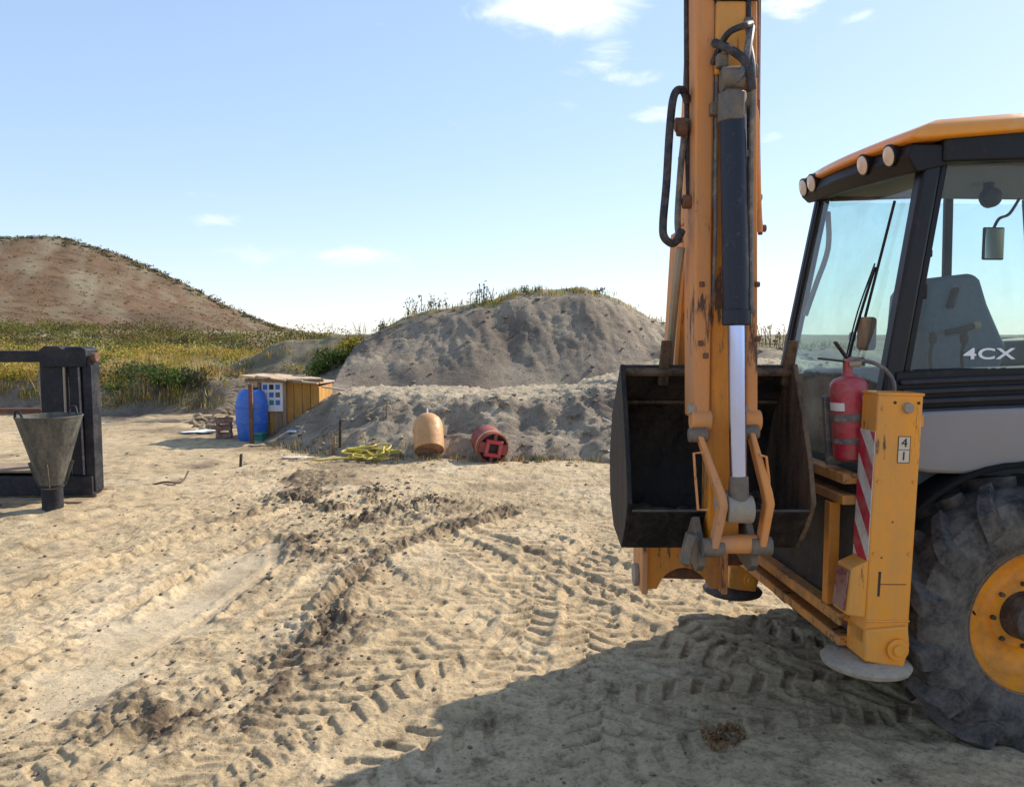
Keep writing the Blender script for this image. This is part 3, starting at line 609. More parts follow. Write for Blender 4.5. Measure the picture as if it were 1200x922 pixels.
# scrub carpeting the bank
for i in range(620):
    y = 21.6 + 26 * RNG.random() ** 1.3; x = RNG.uniform(-.70 * y, -.15 * y)
    zz = kz(x, y); far_ = (y - 21) / 26
    if x > -.37 * y - .012 * (y - 22) * y and y < 30 and RNG.random() < .85: continue
    nv = float(fbm(np.array([x * .22]), np.array([y * .3]), 3, 222)[0])
    p = 'olive' if far_ > .45 else ('yellow' if nv > -.06 else 'green')
    if far_ > .45 and RNG.random() < .35: p = 'rust' if RNG.random() < .4 else 'dark'
    if far_ < .45 and RNG.random() < .2: p = 'straw'
    if y < 23.2 and x > -11.5: p = 'green' if RNG.random() < .7 else 'dark'
    s = RNG.uniform(.5, 1.0) * (1 + far_ * .9) * (1.45 if RNG.random() < .25 else 1)
    if far_ < .42 and p == 'green' and RNG.random() < .5 and x < -11: p = 'straw'
    push(bush_pts(x, y, zz - .05, .60 * s, .40 * s, 120, .045 + .02 * far_), pal(p, 120))
flush('bank_scrub', label='dense yellow green scrub covering the bank below the hill', cat='scrub', kind='stuff')
for i in range(1500):
    y = 21.2 + 16 * RNG.random() ** 1.6; x = RNG.uniform(-.70 * y, -.16 * y)
    if x > -.36 * y and y < 29 and RNG.random() < .8: continue
    push(tuft_pts(x, y, kz(x, y) - .03, RNG.uniform(.2, .5), 12, .14, .010), pal('straw' if RNG.random() < .45 else ('yellow' if RNG.random() < .6 else 'olive'), 12))
flush('bank_grass', label='dry straw and green grass between the scrub on the bank', cat='grass', kind='stuff')
# skyline shrubs and heather-like scrub on the hill
for i in range(300):
    t = RNG.random(); x = np.interp(t, [0, 1], [-100, -41]) + RNG.normal() * .6; y = HD - 2 + RNG.normal() * 2
    if x < -84 and RNG.random() < .4: y = HD - RNG.random() * 16
    z = float(hill_h(np.array([[x]]), np.array([[y]]))[0][0, 0]); s = RNG.uniform(.5, 1.25)
    push(bush_pts(x, y, z - .25, .75 * s, .62 * s, 40, .15), pal('dark' if RNG.random() < .7 else 'olive', 40))
for i in range(900):
    y = 70 + 78 * RNG.random(); x = RNG.uniform(-.66 * y, -.22 * y)
    z = float(hill_h(np.array([[x]]), np.array([[y]]))[0][0, 0]); s = RNG.uniform(.3, .8)
    push(bush_pts(x, y, z - .1, 1.0 * s, .42 * s, 14, .13), pal(['rust', 'rust', 'rust', 'olive'][RNG.integers(0, 4)], 14))
flush('hill_scrub', label='low dark scrub dotted over the hill and its skyline', cat='scrub', kind='stuff')
# tufts scattered on the mound crest and berm
for i in range(420):
    x = RNG.uniform(-5, 9); y = 20.6 + abs(RNG.normal()) * .5
    w_ = np.interp(x, [-5, -1.5, -.8, 3, 4, 9], [.35, .4, .9, .5, .2, .8])
    if RNG.random() > w_: continue
    push(tuft_pts(x, y, mz(x, y) - .03, RNG.uniform(.08, .28), 9, .09, .008), pal(['olive', 'straw', 'yellow', 'green'][RNG.integers(0, 4)], 9))
flush('mound_grass', label='thin dry grass growing along the crest of the spoil mound', cat='grass', kind='stuff')
for i in range(80):
    x = RNG.uniform(-4.6, 1.5); y = np.interp(x, [-5, -2.3, 1.6], [15.4, 13.4, 12.9]) + RNG.uniform(-.2, .5)
    push(tuft_pts(x, y, bz(x, y) - .02, RNG.uniform(.08, .22), 8, .07, .006), pal(['straw', 'olive', 'straw'][RNG.integers(0, 3)], 8))
flush('berm_weeds', label='sparse dry weeds at the foot of the low berm', cat='weeds', kind='stuff')

def weed(px, py, D, h, n_stems, spread, pl, label, group, base=None):
    p = W(px, py, D); z0 = base if base is not None else mz(p.x, p.y)
    root = empty('weed_plant', Matrix.Translation((p.x, p.y, z0 - .03))); tag(root, label, 'weed', group)
    inv = root.matrix_world.inverted(); mb = MB()
    for i in range(n_stems):
        a = RNG.uniform(0, 6.28); hh = h * RNG.uniform(.55, 1.05); o = Vector((RNG.normal() * spread * .4, RNG.normal() * spread * .3, 0)); L = Vector((math.cos(a), math.sin(a) * .6, 0)) * hh * RNG.uniform(.05, .35)
        b0 = Vector((p.x, p.y, z0 - .05)) + o; mid = b0 + Vector((0, 0, hh * .55)) + L * .35; top = b0 + Vector((0, 0, hh)) + L
        MB().tube([b0, mid, top], .008, 4, 3).build('stem', 'bark', root, inv)
        k = 9; t = RNG.uniform(.3, 1.05, k)[:, None]
        C = np.array(b0)[None] * (1 - t) + np.array(top)[None] * t + RNG.normal(size=(k, 3)) * .045
        A = rdir(k, .6) * RNG.uniform(.025, .06, (k, 1)); push((C, A, perp(A) * .016), pal(pl, k))
    flush('leaves', parent=root, inv=inv)
WG = 'weeds on the mound skyline'
weed(487, 358, 21, .62, 9, .35, 'olive', 'tall dry weed on the left shoulder of the spoil mound', WG)
weed(515, 354, 21, .40, 7, .3, 'olive', 'short weed just right of the tall shoulder weed on the mound', WG)
weed(566, 345, 21, .55, 12, .5, 'dark', 'tall dark weed left of the mound summit against the sky', WG)
weed(612, 338, 21, .26, 9, .4, 'green', 'small green weed at the left edge of the mound summit', WG)
weed(704, 338, 21, .16, 6, .3, 'dark', 'tiny weed right of the mound summit', WG)
weed(414, 404, 21, .48, 8, .3, 'straw', 'straw coloured weed low on the left flank of the mound', WG)
weed(442, 390, 21, .36, 8, .4, 'green', 'green weed on the left flank of the mound below the crest', WG)
weed(905, 404, 21, .62, 14, .5, 'olive', 'tall weed showing between the digger arm and the cab', WG)
weed(925, 404, 21, .46, 12, .4, 'straw', 'pale weed next to the lower left corner of the cab glass', WG)
def shrub(px, py, D, rx, rz, n_, pl, label, zf):
    p = W(px, py, D); z = zf(p.x, p.y); root = empty('shrub', Matrix.Translation((p.x, p.y, z - .03))); tag(root, label, 'shrub', 'green shrubs on the slope left of the mound'); inv = root.matrix_world.inverted()
    mb = MB()
    for i in range(5):
        a = i * 1.26; MB().tube([(p.x, p.y, z - .05), (p.x + math.cos(a) * rx * .3, p.y + math.sin(a) * rx * .3, z + rz * .5), (p.x + math.cos(a) * rx * .6, p.y + math.sin(a) * rx * .5, z + rz * .9)], .015, 5, 3).build('stem', 'bark', root, inv)
    for i in range(3): push(bush_pts(p.x + RNG.normal() * rx * .5, p.y + RNG.normal() * rx * .3, z - .05, rx * .7, rz, n_ // 3, .05), pal(pl, n_ // 3))
    flush('leaves', parent=root, inv=inv)
shrub(392, 418, 20.6, .42, .45, 900, 'green', 'bright green shrub on the left slope of the spoil mound', mz)
shrub(374, 432, 20.2, .35, .4, 700, 'green', 'darker green shrub lower on the mound slope above the shed roof', mz)
shrub(415, 400, 21.0, .36, .34, 500, 'yellow', 'yellowish shrub near the skyline left of the mound', mz)
shrub(198, 452, 21.8, .7, .5, 900, 'green', 'wide green shrub overhanging the bank behind the yard', kz)
shrub(232, 447, 21.9, .6, .45, 700, 'dark', 'dark green shrub at the right end of the bank face', kz)

# ------------------------------------------------------------------ clods of soil lying about
def lump(r, seed):
    bm = bmesh.new(); bmesh.ops.create_icosphere(bm, subdivisions=1, radius=r); rn = random.Random(seed)
    P = [tuple(v.co * rn.uniform(.65, 1.2)) for v in bm.verts]; F = [tuple(v.index for v in f.verts) for f in bm.faces]; bm.free(); return np.array(P), F
LUMPS = [lump(1, s) for s in range(8)]
cv, cf, csoil = [], [], []; off = 0
def clod(x, y, r, dampv, zf=None):
    global off
    P, F = LUMPS[RNG.integers(0, 8)]; a = RNG.uniform(0, 6.28); c, s = math.cos(a), math.sin(a)
    Q = P * np.array([r, r * .85, r * .5]); Q = np.stack([Q[:, 0] * c - Q[:, 1] * s, Q[:, 0] * s + Q[:, 1] * c, Q[:, 2]], -1)
    cv.append((Q, x, y, r)); cf.extend([tuple(i + off for i in f) for f in F]); csoil.extend([dampv] * len(P)); off += len(P)
for P, wd, n_, dv in ((RIDGE, .22, 240, .95), (RIDGE2, .45, 260, .8), (RIDGE3, .7, 220, .85), (FAN, .5, 120, .7)):
    for i in range(n_):
        k = RNG.integers(0, len(P)); clod(P[k, 0] + RNG.normal() * wd, P[k, 1] + RNG.normal() * wd, .005 + .020 * RNG.random() ** 3.5, dv + RNG.normal() * .15)
for p in DARKP:
    for i in range(60): clod(p[0] + RNG.normal() * .3, p[1] + RNG.normal() * .4, .008 + .035 * RNG.random() ** 3.5, .9)
for i in range(2300):
    y = 3.4 + 11 * RNG.random() ** 1.5; x = RNG.uniform(-.66 * y, .6 * y)
    clod(x, y, .003 + .013 * RNG.random() ** 4 * (1 + y * .10), RNG.uniform(0, .8))
# heights of all clods at once
cx_ = np.array([[c[1] for c in cv]]); cy_ = np.array([[c[2] for c in cv]]); cz_ = ground_h(cx_, cy_)[0][0]
V = np.concatenate([q + np.array([x, y, z + r * .22]) for (q, x, y, r), z in zip(cv, cz_)])
me = bpy.data.meshes.new('soil_clods'); me.from_pydata(V.tolist(), [], cf); o = bpy.data.objects.new('soil_clods', me); COL.objects.link(o); me.materials.append(M['clod']); o['kind'] = 'stuff'
ca = me.color_attributes.new('soil', 'FLOAT_COLOR', 'POINT'); rg = np.zeros((len(V), 4), np.float32); rg[:, 0] = np.clip(csoil, 0, 1); rg[:, 3] = 1; ca.data.foreach_set('color', rg.ravel())
tag(o, 'crumbs and clods of soil scattered over the churned yard', 'soil clods')
# stones and lumps on mound and berm
cv, cf, csoil = [], [], []; off = 0
for i in range(700):
    x = RNG.uniform(-4.5, 6); y = RNG.uniform(12.6, 15.5); clod(x, y, .012 + .06 * RNG.random() ** 4, RNG.uniform(0, .8))
for i in range(600):
    x = RNG.uniform(-5, 8); y = RNG.uniform(17.8, 21.0); clod(x, y, .012 + .07 * RNG.random() ** 5, RNG.uniform(0, .8))
xx = np.array([[c[1] for c in cv]]); yy = np.array([[c[2] for c in cv]])
zz = np.maximum(np.maximum(berm_h(xx, yy)[0], ground_h(xx, yy, False)[0]), np.where(yy > 17, mound_h(xx, yy)[0], -9))[0]
V = np.concatenate([q + np.array([x, y, z + r * .15]) for (q, x, y, r), z in zip(cv, zz)])
me = bpy.data.meshes.new('spoil_stones'); me.from_pydata(V.tolist(), [], cf); o = bpy.data.objects.new('spoil_stones', me); COL.objects.link(o); me.materials.append(M['spoil']); o['kind'] = 'stuff'
ca = me.color_attributes.new('soil', 'FLOAT_COLOR', 'POINT'); rg = np.zeros((len(V), 4), np.float32); rg[:, 0] = np.clip(csoil, 0, 1); rg[:, 3] = 1; ca.data.foreach_set('color', rg.ravel())
tag(o, 'stones and lumps lying on the berm and the spoil mound', 'stones')

# ================================================================== BACKHOE LOADER
YAW = rad(4)
LOADER = empty('backhoe_loader', Matrix.Translation((2.613, 5.147, 0)) @ Matrix.Rotation(YAW, 4, 'Z'))
tag(LOADER, 'yellow backhoe loader with folded digging arm, black bucket and glazed cab', 'backhoe loader')
LI = LOADER.matrix_world.inverted()
def loc(x, y, z): return Vector((x, y, z))          # machine frame: x forward, y away from the camera, z up
def part(name, mb, m, parent=None, bevel=0.006, wld=False, **kw):
    return mb.build(name, m, parent or LOADER, LI if wld else None, bevel=bevel, **kw)

# ---- wheels
def tyre_mesh():
    R, wd = .715, .40; mb = MB(); h = wd / 2
    prof = [(.375, -h * .80), (.41, -h * .92), (.50, -h * 1.06), (.57, -h * 1.05), (.625, -h * .97), (.662, -h * .84), (.678, -h * .45), (.682, 0),
            (.678, h * .45), (.662, h * .84), (.625, h * .97), (.57, h * 1.05), (.50, h * 1.06), (.41, h * .92), (.375, h * .80), (.39, h * .3), (.39, -h * .3)]
    mb.lathe(prof, (0, 0, 0), (0, 1, 0), 72, closed=True)
    carcass = mb; mb = MB(); n = 15
    for side in (-1, 1):
        for i in range(n):
            a0 = 2 * math.pi * (i + (.5 if side > 0 else 0)) / n
            rows = []
            for t in np.linspace(0, 1, 6):
                yv = side * (.012 + t * (h * 1.09)); a = a0 + .25 * t - .02; r_in = np.interp(abs(yv), [0, h * .45, h * .84, h * .97, h * 1.06], [.676, .672, .655, .62, .575]); r_out = np.interp(abs(yv), [0, h * .5, h * .9, h * 1.06], [.738, .735, .725, .690])
                wa = .056 + .022 * t
                rows.append((yv, a, wa, r_in - .01, r_out))
            rows.append((side * h * 1.13, a0 + .265, .070, .55, .60))
            P = []
            for yv, a, wa, ri, ro in rows:
                for aa, rr in ((a - wa * 1.15, ri), (a - wa * .82, ro), (a + wa * .82, ro), (a + wa * 1.15, ri)):
                    P.append((math.cos(aa) * rr, yv, math.sin(aa) * rr))
            k = len(rows); F = [(3, 2, 1, 0), tuple(4 * (k - 1) + j for j in range(4))]
            for q in range(k - 1):
                F += [(4 * q + j, 4 * q + (j + 1) % 4, 4 * q + 4 + (j + 1) % 4, 4 * q + 4 + j) for j in range(4)]
            mb.add(P, F)
    return carcass, mb
def make_wheel():
    hub = MB(); hub.lathe([(0, -.165), (.085, -.165), (.115, -.15), (.122, -.10), (.128, -.03), (.15, -.025), (.15, .05)], (0, 0, 0), (0, 1, 0), 32)
    o = hub.build('wheel', 'hub', LOADER)
    ca_, tr_ = tyre_mesh(); t = ca_.build('tyre', 'tyre', o, smooth=40); tr_.build('tread_bars', 'tread', o, bevel=.007, smooth=25)
    rm = MB(); rm.lathe([(.410, -.185), (.418, -.172), (.402, -.160), (.380, -.165), (.368, -.10), (.335, -.075), (.325, -.045), (.30, -.020), (.22, -.006), (.19, -.008), (.175, -.028), (.12, -.03), (.12, .0), (.30, .03), (.345, .06), (.37, .15), (.40, .175)], (0, 0, 0), (0, 1, 0), 56)
    r = rm.build('rim', 'yellow_rim', o, smooth=50)
    for i in range(8):
        a = 2 * math.pi * (i + .3) / 8; c = Vector((math.cos(a) * .168, -.026, math.sin(a) * .168))
        MB().cyl(c, c + Vector((0, -.022, 0)), .014, .012, 6).build('wheel_nut', 'hub', o)
    v = MB(); v.cyl((-.30, -.055, -.02), (-.30, -.085, -.03), .007, .005, 8); v.build('valve', 'black', o)
    return o
WH = make_wheel(); WH.location = (.03, -.92, .64); WH.rotation_euler = (0, rad(11), 0)
def copy_part(src, parent):
    c = src.copy(); COL.objects.link(c); c.parent = parent
    for ch in src.children: copy_part(ch, c)
    return c
for x, y, rz in ((0, .92, math.pi), (2.20, -.92, 0), (2.20, .92, math.pi)):
    w = copy_part(WH, LOADER); w.location = (x, y, .645); w.rotation_euler = (0, rad(23 + x * 40), rz)
for x in (0, 2.2): part('axle', MB().cyl((x, -.72, .645), (x, .72, .645), .09).box((x, 0, .645), (.34, .42, .34)), 'chassis')

# ---- chassis, body, mudguards
part('chassis', MB().rng(-.72, 3.1, -.36, .36, .55, .98).rng(-.74, 1.25, -.60, .60, .98, 1.36), 'chassis', bevel=.02)
part('cab_floor', MB().rng(-.72, 1.25, -.74, .60, 1.20, 1.28), 'chassis')
def arc_guard(x0, y0, y1):
    mb = MB(); P = []; n = 20
    for i in range(n + 1):
        a = rad(172 - 150 * i / n); r = .80 + (.05 if i in (0, n) else 0)
        for rr, yy in ((r, y0), (r, y1), (r + .03, y1), (r + .03, y0)): P.append((x0 + math.cos(a) * rr, yy, .645 + math.sin(a) * rr * .97))
    F = [(0, 1, 2, 3), tuple(4 * n + j for j in (3, 2, 1, 0))]
    for i in range(n): F += [(4 * i + j, 4 * i + (j + 1) % 4, 4 * i + 4 + (j + 1) % 4, 4 * i + 4 + j) for j in range(4)]
    return mb.add(P, F)
for x, y0, y1 in ((0.03, -.93, -.60), (0.03, .60, .93), (2.2, -.93, -.60), (2.2, .60, .93)): part('mudguard', arc_guard(x, y0, y1), 'guard', bevel=.008)
# bonnet and loader arm beyond the right edge of the picture
bn = part('bonnet', MB().prism([(1.30, -.46, 1.02), (3.05, -.46, 1.02), (3.10, -.46, 1.45), (2.6, -.46, 1.72), (1.30, -.46, 1.86)], (0, .92, 0), 'y'), 'yellow', bevel=.05, seg=3)
part('grille', MB().rng(3.06, 3.12, -.36, .36, 1.06, 1.40), 'black', bn)
part('exhaust', MB().cyl((1.75, .33, 1.78), (1.75, .33, 2.75), .045).cyl((1.75, .33, 2.0), (1.75, .33, 2.45), .075), 'chassis')
for s in (-1, 1):
    part('loader_arm', MB().bar((1.22, s * .58, 1.55), (2.55, s * .58, 1.30), .11, .24, w1=.11, h1=.28).bar((2.55, s * .58, 1.30), (3.55, s * .58, .42), .11, .28, w1=.11, h1=.18), 'yellow', bevel=.01)
    part('front_cylinder', MB().cyl((1.35, s * .44, 1.15), (2.5, s * .44, 1.0), .055).cyl((2.5, s * .44, 1.0), (2.9, s * .50, .92), .03), 'cylinder')
part('front_bucket', MB().prism([(3.60, -1.17, .10), (4.35, -1.17, .06), (4.36, -1.17, .09), (3.72, -1.17, .16), (3.56, -1.17, .42), (3.66, -1.17, .78), (3.92, -1.17, .96), (3.88, -1.17, .99), (3.60, -1.17, .82), (3.49, -1.17, .42)], (0, 2.34, 0), 'y'), 'yellow', bevel=.006)
for s in (-1.17, 1.16): part('bucket_side', MB().prism([(3.60, s, .09), (4.30, s, .09), (3.92, s, .96), (3.60, s, .80), (3.5, s, .42)], (0, .012, 0), 'y'), 'yellow', bevel=.002)

# ---- cab
YN, YF = -.80, .60       # near and far cab sides at the waist
YNt, YFt = -.74, .52
def rear_x(z): return -.45 - .30 * (3.05 - z) / 1.75
def yn(z): return YNt + (YN - YNt) * (3.05 - z) / 1.75
def yf(z): return YFt + (YF - YFt) * (3.05 - z) / 1.75
def RN(z, dx=0, dy=0): return (rear_x(z) + dx, yn(z) + dy, z)
def RF(z, dx=0, dy=0): return (rear_x(z) + dx, yf(z) + dy, z)
part('cab_pillar', MB().bar(RN(1.26), RN(3.06), .10, .085, up=(0, 1, 0)), 'pillar', bevel=.018, seg=3)
part('cab_pillar', MB().bar(RF(1.26), RF(3.06), .09, .05, up=(0, 1, 0)), 'pillar', bevel=.012, seg=3)
part('pillar_seal', MB().bar(RN(1.9, .075, -.012), RN(3.02, .075, -.012), .035, .02, up=(0, 1, 0)), 'black', bevel=.006)
for s, y0, y1 in ((-1, YN, YNt), (1, YF, YFt)):
    part('cab_pillar', MB().bar((.52, y0 * .985, 1.30), (.44, y1 * .985, 3.06), .055, .05, up=(0, 1, 0)), 'pillar', bevel=.012)
    part('cab_pillar', MB().bar((1.28, y0 * .96, 1.30), (1.02, y1 * .96, 3.06), .08, .07, up=(0, 1, 0)), 'pillar', bevel=.012)
# glass
rg = part('rear_window', MB().add([RN(1.30, -.02, .04), RF(1.30, -.02, -.02), RF(3.02, -.02, -.02), RN(3.02, -.02, .04)], [(0, 1, 2, 3)]), 'glass_rear', bevel=0)
part('window_seal', MB().bar(RN(1.30, -.02, .04), RF(1.30, -.02, -.02), .03, .05), 'black', rg, bevel=.006)
part('window_seal', MB().bar(RF(1.30, -.028, -.03), RF(3.02, -.028, -.03), .022, .03, up=(0, 1, 0)), 'black', rg, bevel=.005)
sg = part('side_window', MB().add([RN(1.90, .05, -.004), (.48, yn(1.9) * .99, 1.90), (.42, yn(3.02) * .99, 3.02), RN(3.02, .05, -.004)], [(0, 1, 2, 3)]), 'glass_side', bevel=0)
part('side_window', MB().add([(.54, yn(1.4) * .985, 1.40), (1.24, yn(1.4) * .965, 1.40), (1.03, yn(3.02) * .965, 3.02), (.48, yn(3.02) * .985, 3.02)], [(0, 1, 2, 3)]), 'glass_side', bevel=0)
part('side_window', MB().add([RF(1.85, .05), (1.14, YF * .97, 1.85), (1.03, YFt * .97, 3.02), RF(3.02, .05)], [(0, 1, 2, 3)]), 'glass_side', bevel=0)
part('windscreen', MB().add([(1.27, YN * .94, 1.55), (1.27, YF * .94, 1.55), (1.03, YFt * .94, 3.02), (1.03, YNt * .94, 3.02)], [(0, 1, 2, 3)]), 'glass_side', bevel=0)
# waist trim: dark ribs and the grey panel, both gently arched
def arch(x): return .03 * math.sin((x + .6) / 1.9 * math.pi * .8)
def ribbon(x0, x1, z0, z1, y0, y1, n=14, z0b=None):
    mb = MB(); P = []
    for i in range(n + 1):
        x = x0 + (x1 - x0) * i / n; a = arch(x); zz0 = z0 + a if z0b is None else z0b(x)
        P += [(x, y0, zz0), (x, y1, zz0), (x, y1 + .01, z1 + a), (x, y0, z1 + a)]
    F = [(0, 1, 2, 3), tuple(4 * n + j for j in (3, 2, 1, 0))]
    for i in range(n): F += [(4 * i + j, 4 * i + (j + 1) % 4, 4 * i + 4 + (j + 1) % 4, 4 * i + 4 + j) for j in range(4)]
    return mb.add(P, F)
wt = part('waist_trim', ribbon(-.645, 1.22, 1.70, 1.925, -.835, -.70), 'black', bevel=.008)
for k in range(4): part('trim_rib', ribbon(-.635 + .012 * k, 1.21, 1.885 - .052 * k - .030, 1.885 - .052 * k, -.862 - .006 * k, -.832), 'black_trim', wt, bevel=.011, seg=3)
pb = lambda x: float(np.interp(x, [-.62, -.52, -.30, -.10, .05, .25, .5, 1.25], [1.44, 1.395, 1.385, 1.40, 1.44, 1.53, 1.56, 1.45]))
part('side_panel', ribbon(-.60, 1.24, 1.40, 1.715, -.895, -.80, 30, pb), 'silver', bevel=.022, seg=3)
part('side_panel', MB().rng(-.62, 1.24, .60, .66, 1.35, 1.85), 'silver', bevel=.015)
part('rear_panel', MB().rng(-.79, -.72, -.78, .58, 1.12, 1.27), 'black', bevel=.01)
# roof
def roof_layer(x0, x1, y0, y1, z, bow, n=9):
    """outline with a bowed rear edge and rounded corners"""
    P = []
    for i in range(n + 1):
        t = i / n; yy = y0 + (y1 - y0) * t; P.append((x0 - bow * math.sin(math.pi * t), yy, z - .025 * (1 - math.sin(math.pi * t)) * 0))
    P += [(x1 - .05, y1, z), (x1, y1 - .06, z), (x1, y0 + .06, z), (x1 - .05, y0, z)]; return P
rl = [roof_layer(-.585, 1.42, -.835, .50, 3.118, .06), roof_layer(-.61, 1.45, -.855, .52, 3.135, .065), roof_layer(-.59, 1.43, -.845, .51, 3.178, .065), roof_layer(-.46, 1.36, -.80, .47, 3.222, .06), roof_layer(-.25, 1.15, -.60, .40, 3.262, .03)]
mb = MB(); k = len(rl[0]); P = [p for L_ in rl for p in L_]
F = [tuple(range(k)), tuple(reversed(range((len(rl) - 1) * k, len(rl) * k)))]
for q in range(len(rl) - 1): F += [(q * k + j, q * k + (j + 1) % k, (q + 1) * k + (j + 1) % k, (q + 1) * k + j) for j in range(k)]
# the roof line climbs a little towards the front
mb.add([(p[0], p[1], p[2] + .095 * (p[0] + .6)) for p in P], F)
roof = part('cab_roof', mb, 'yellow_roof', bevel=.012, seg=3, smooth=60)
part('roof_lining', MB().rng(-.42, 1.05, -.70, .48, 3.045, 3.075), 'lining', roof, bevel=.01)
# rear lamp visor with four work lamps
def vis_x(y): return -.60 - .05 * math.sin(math.pi * (y + .80) / 1.40)
mb = MB(); P = []; nn = 12
for i in range(nn + 1):
    y = -.80 + 1.29 * i / nn; x = vis_x(y); zt = 3.113 - .0; zb = 2.965 + .045 * (y + .8) / 1.4
    P += [(x + .015, y, zt), (x - .005, y, 3.05), (x + .045, y, zb), (-.40, y, zb + .04), (-.40, y, zt)]
F = [(0, 1, 2, 3, 4), tuple(5 * nn + j for j in (4, 3, 2, 1, 0))]
for i in range(nn): F += [(5 * i + j, 5 * i + (j + 1) % 5, 5 * i + 5 + (j + 1) % 5, 5 * i + 5 + j) for j in range(5)]
visor = part('lamp_visor', mb.add(P, F), 'black', bevel=.010)
part('roof_rail', MB().prism([(-.42, -.815, 3.02), (1.36, -.815, 3.10), (1.36, -.815, 3.315), (-.42, -.815, 3.142)], (0, .115, 0), 'y'), 'black', bevel=.012)
part('roof_rail', MB().prism([(-.42, .42, 3.02), (1.36, .42, 3.10), (1.36, .42, 3.315), (-.42, .42, 3.142)], (0, .08, 0), 'y'), 'black', bevel=.012)
for y in (-.66, -.42, .25, .41):
    c = Vector((vis_x(y) - .010, y, 3.078 + .02 * (y > 0))); d = Vector((-1, 0, -.22)).normalized()
    wlm = part('work_lamp', MB().cyl(c + d * -.05, c + d * .010, .058, .062, 24), 'black', bevel=.004)
    part('lens', MB().lathe([(.0, .020), (.03, .018), (.050, .014), (.055, .006)], c, d, 24), 'lens', wlm, bevel=0)
# wiper and its motor on the rear window
def rw(y, z, off=-.05): return Vector((rear_x(z) + off, y, z))
wp = part('rear_wiper', MB().tube([rw(-.40, 1.98, -.06), rw(-.45, 2.2, -.07), rw(-.50, 2.50, -.06)], .008, 6, 4), 'black', bevel=0)
part('wiper_blade', MB().bar(rw(-.47, 2.22, -.045), rw(-.545, 2.86, -.045), .02, .014), 'black', wp, bevel=.003)
part('wiper_rod', MB().tube([rw(-.36, 1.98, -.055), rw(-.40, 2.25, -.06), rw(-.49, 2.52, -.06)], .005, 6, 4), 'black', wp, bevel=0)
part('wiper_motor', MB().rng(-.655, -.575, -.50, -.40, 2.03, 2.22), 'wood', bevel=.02)
part('wiper_mount', MB().rng(-.70, -.62, -.46, -.34, 1.94, 1.99), 'pale_steel', bevel=.008)
# interior
def slab(pts, y0, y1): return MB().prism([(x, y0, z) for x, z in pts], (0, y1 - y0, 0), 'y')
st = part('seat', MB().rng(-.10, .42, -.36, .14, 1.62, 1.76), 'seat', bevel=.05, seg=4)
part('backrest', slab([(-.26, 1.72), (-.22, 2.36), (-.16, 2.45), (.06, 2.48), (.10, 2.44), (.15, 2.30), (.24, 2.12), (.28, 2.06), (.20, 1.72)], -.40, .06), 'seat', st, bevel=.045, seg=4)
part('armrest', slab([(.02, 1.90), (.02, 2.06), (.85, 2.10), (.95, 1.92)], .10, .46), 'console', st, bevel=.04, seg=3)
part('seat_knob', MB().bar((-.11, -.425, 2.27), (-.075, -.425, 2.39), .03, .055, up=(0, 1, 0)), 'black', st, bevel=.014, seg=3)
part('seat_lever', MB().tube([(-.13, -.43, 2.13), (-.03, -.44, 2.15), (.03, -.44, 2.17)], .018, 8, 3), 'black', st, bevel=0)
part('lever_ball', MB().lathe([(0, -.025), (.02, -.018), (.026, 0), (.02, .018), (0, .025)], (.045, -.44, 2.175), (1, 0, .2), 12), 'pale_steel', st, bevel=0)
part('seat_base', MB().rng(.0, .36, -.30, .08, 1.28, 1.62), 'black', st, bevel=.03)
part('console', slab([(-.60, 1.28), (-.60, 1.80), (-.35, 1.86), (.30, 1.80), (.30, 1.28)], -.74, -.52), 'console', bevel=.03)
part('console', slab([(-.55, 1.28), (-.55, 1.88), (.9, 1.92), (1.0, 1.28)], .34, .56), 'console', bevel=.03)
part('steering_column', MB().bar((1.0, -.12, 1.28), (.78, -.12, 2.0), .12, .16), 'black', bevel=.02)
wl_ = MB(); wl_.tube([Vector((.74 - .06 * math.cos(a), -.12 + .19 * math.sin(a), 2.04 + .18 * math.cos(a))) for a in np.linspace(0, 2 * math.pi, 17)], .014, 8, 3)
part('steering_wheel', wl_, 'black', bevel=0)
fan = part('cab_lamp', MB().cyl((.30, -.12, 3.055), (.30, -.12, 3.00), .03, .03, 12), 'black', bevel=.004)
part('lamp_head', MB().lathe([(0, -.045), (.05, -.04), (.066, -.01), (.058, .03), (.03, .045), (0, .05)], (.30, -.14, 2.955), (0, -1, -.15), 16), 'black', fan, bevel=0)
ms_ = part('mirror', MB().rng(.44, .585, .115, .135, 2.60, 2.81), 'black', bevel=.012, seg=3)
part('mirror_glass', MB().rng(.449, .576, .108, .114, 2.609, 2.801), 'mirror', ms_, bevel=.010, seg=3)
part('mirror_arm', MB().tube([(.52, .14, 2.80), (.57, .16, 2.87), (.68, .22, 2.91), (.80, .30, 3.02)], .010, 6, 4), 'black', ms_, bevel=0)
part('grab_bar', MB().tube([(-.42, .50, 2.95), (-.44, .44, 2.70), (-.52, .44, 2.45), (-.56, .50, 2.25)], .018, 8, 5), 'lining', bevel=0)
for y, x in ((-.58, -.28), (-.62, -.12), (.40, -.25)):
    lv = part('control_lever', MB().tube([(x, y, 1.80), (x - .03, y, 1.98), (x - .02, y, 2.08)], .010, 8, 4), 'black', bevel=0)
    part('lever_knob', MB().lathe([(0, -.035), (.018, -.03), (.024, 0), (.020, .03), (0, .038)], (x - .02, y, 2.10), (0, 0, 1), 12), 'black', lv, bevel=0)
part('window_latch', MB().rng(rear_x(2.35) + .07, rear_x(2.35) + .11, yn(2.35) - .02, yn(2.35) + .03, 2.31, 2.39), 'black', sg, bevel=.008)
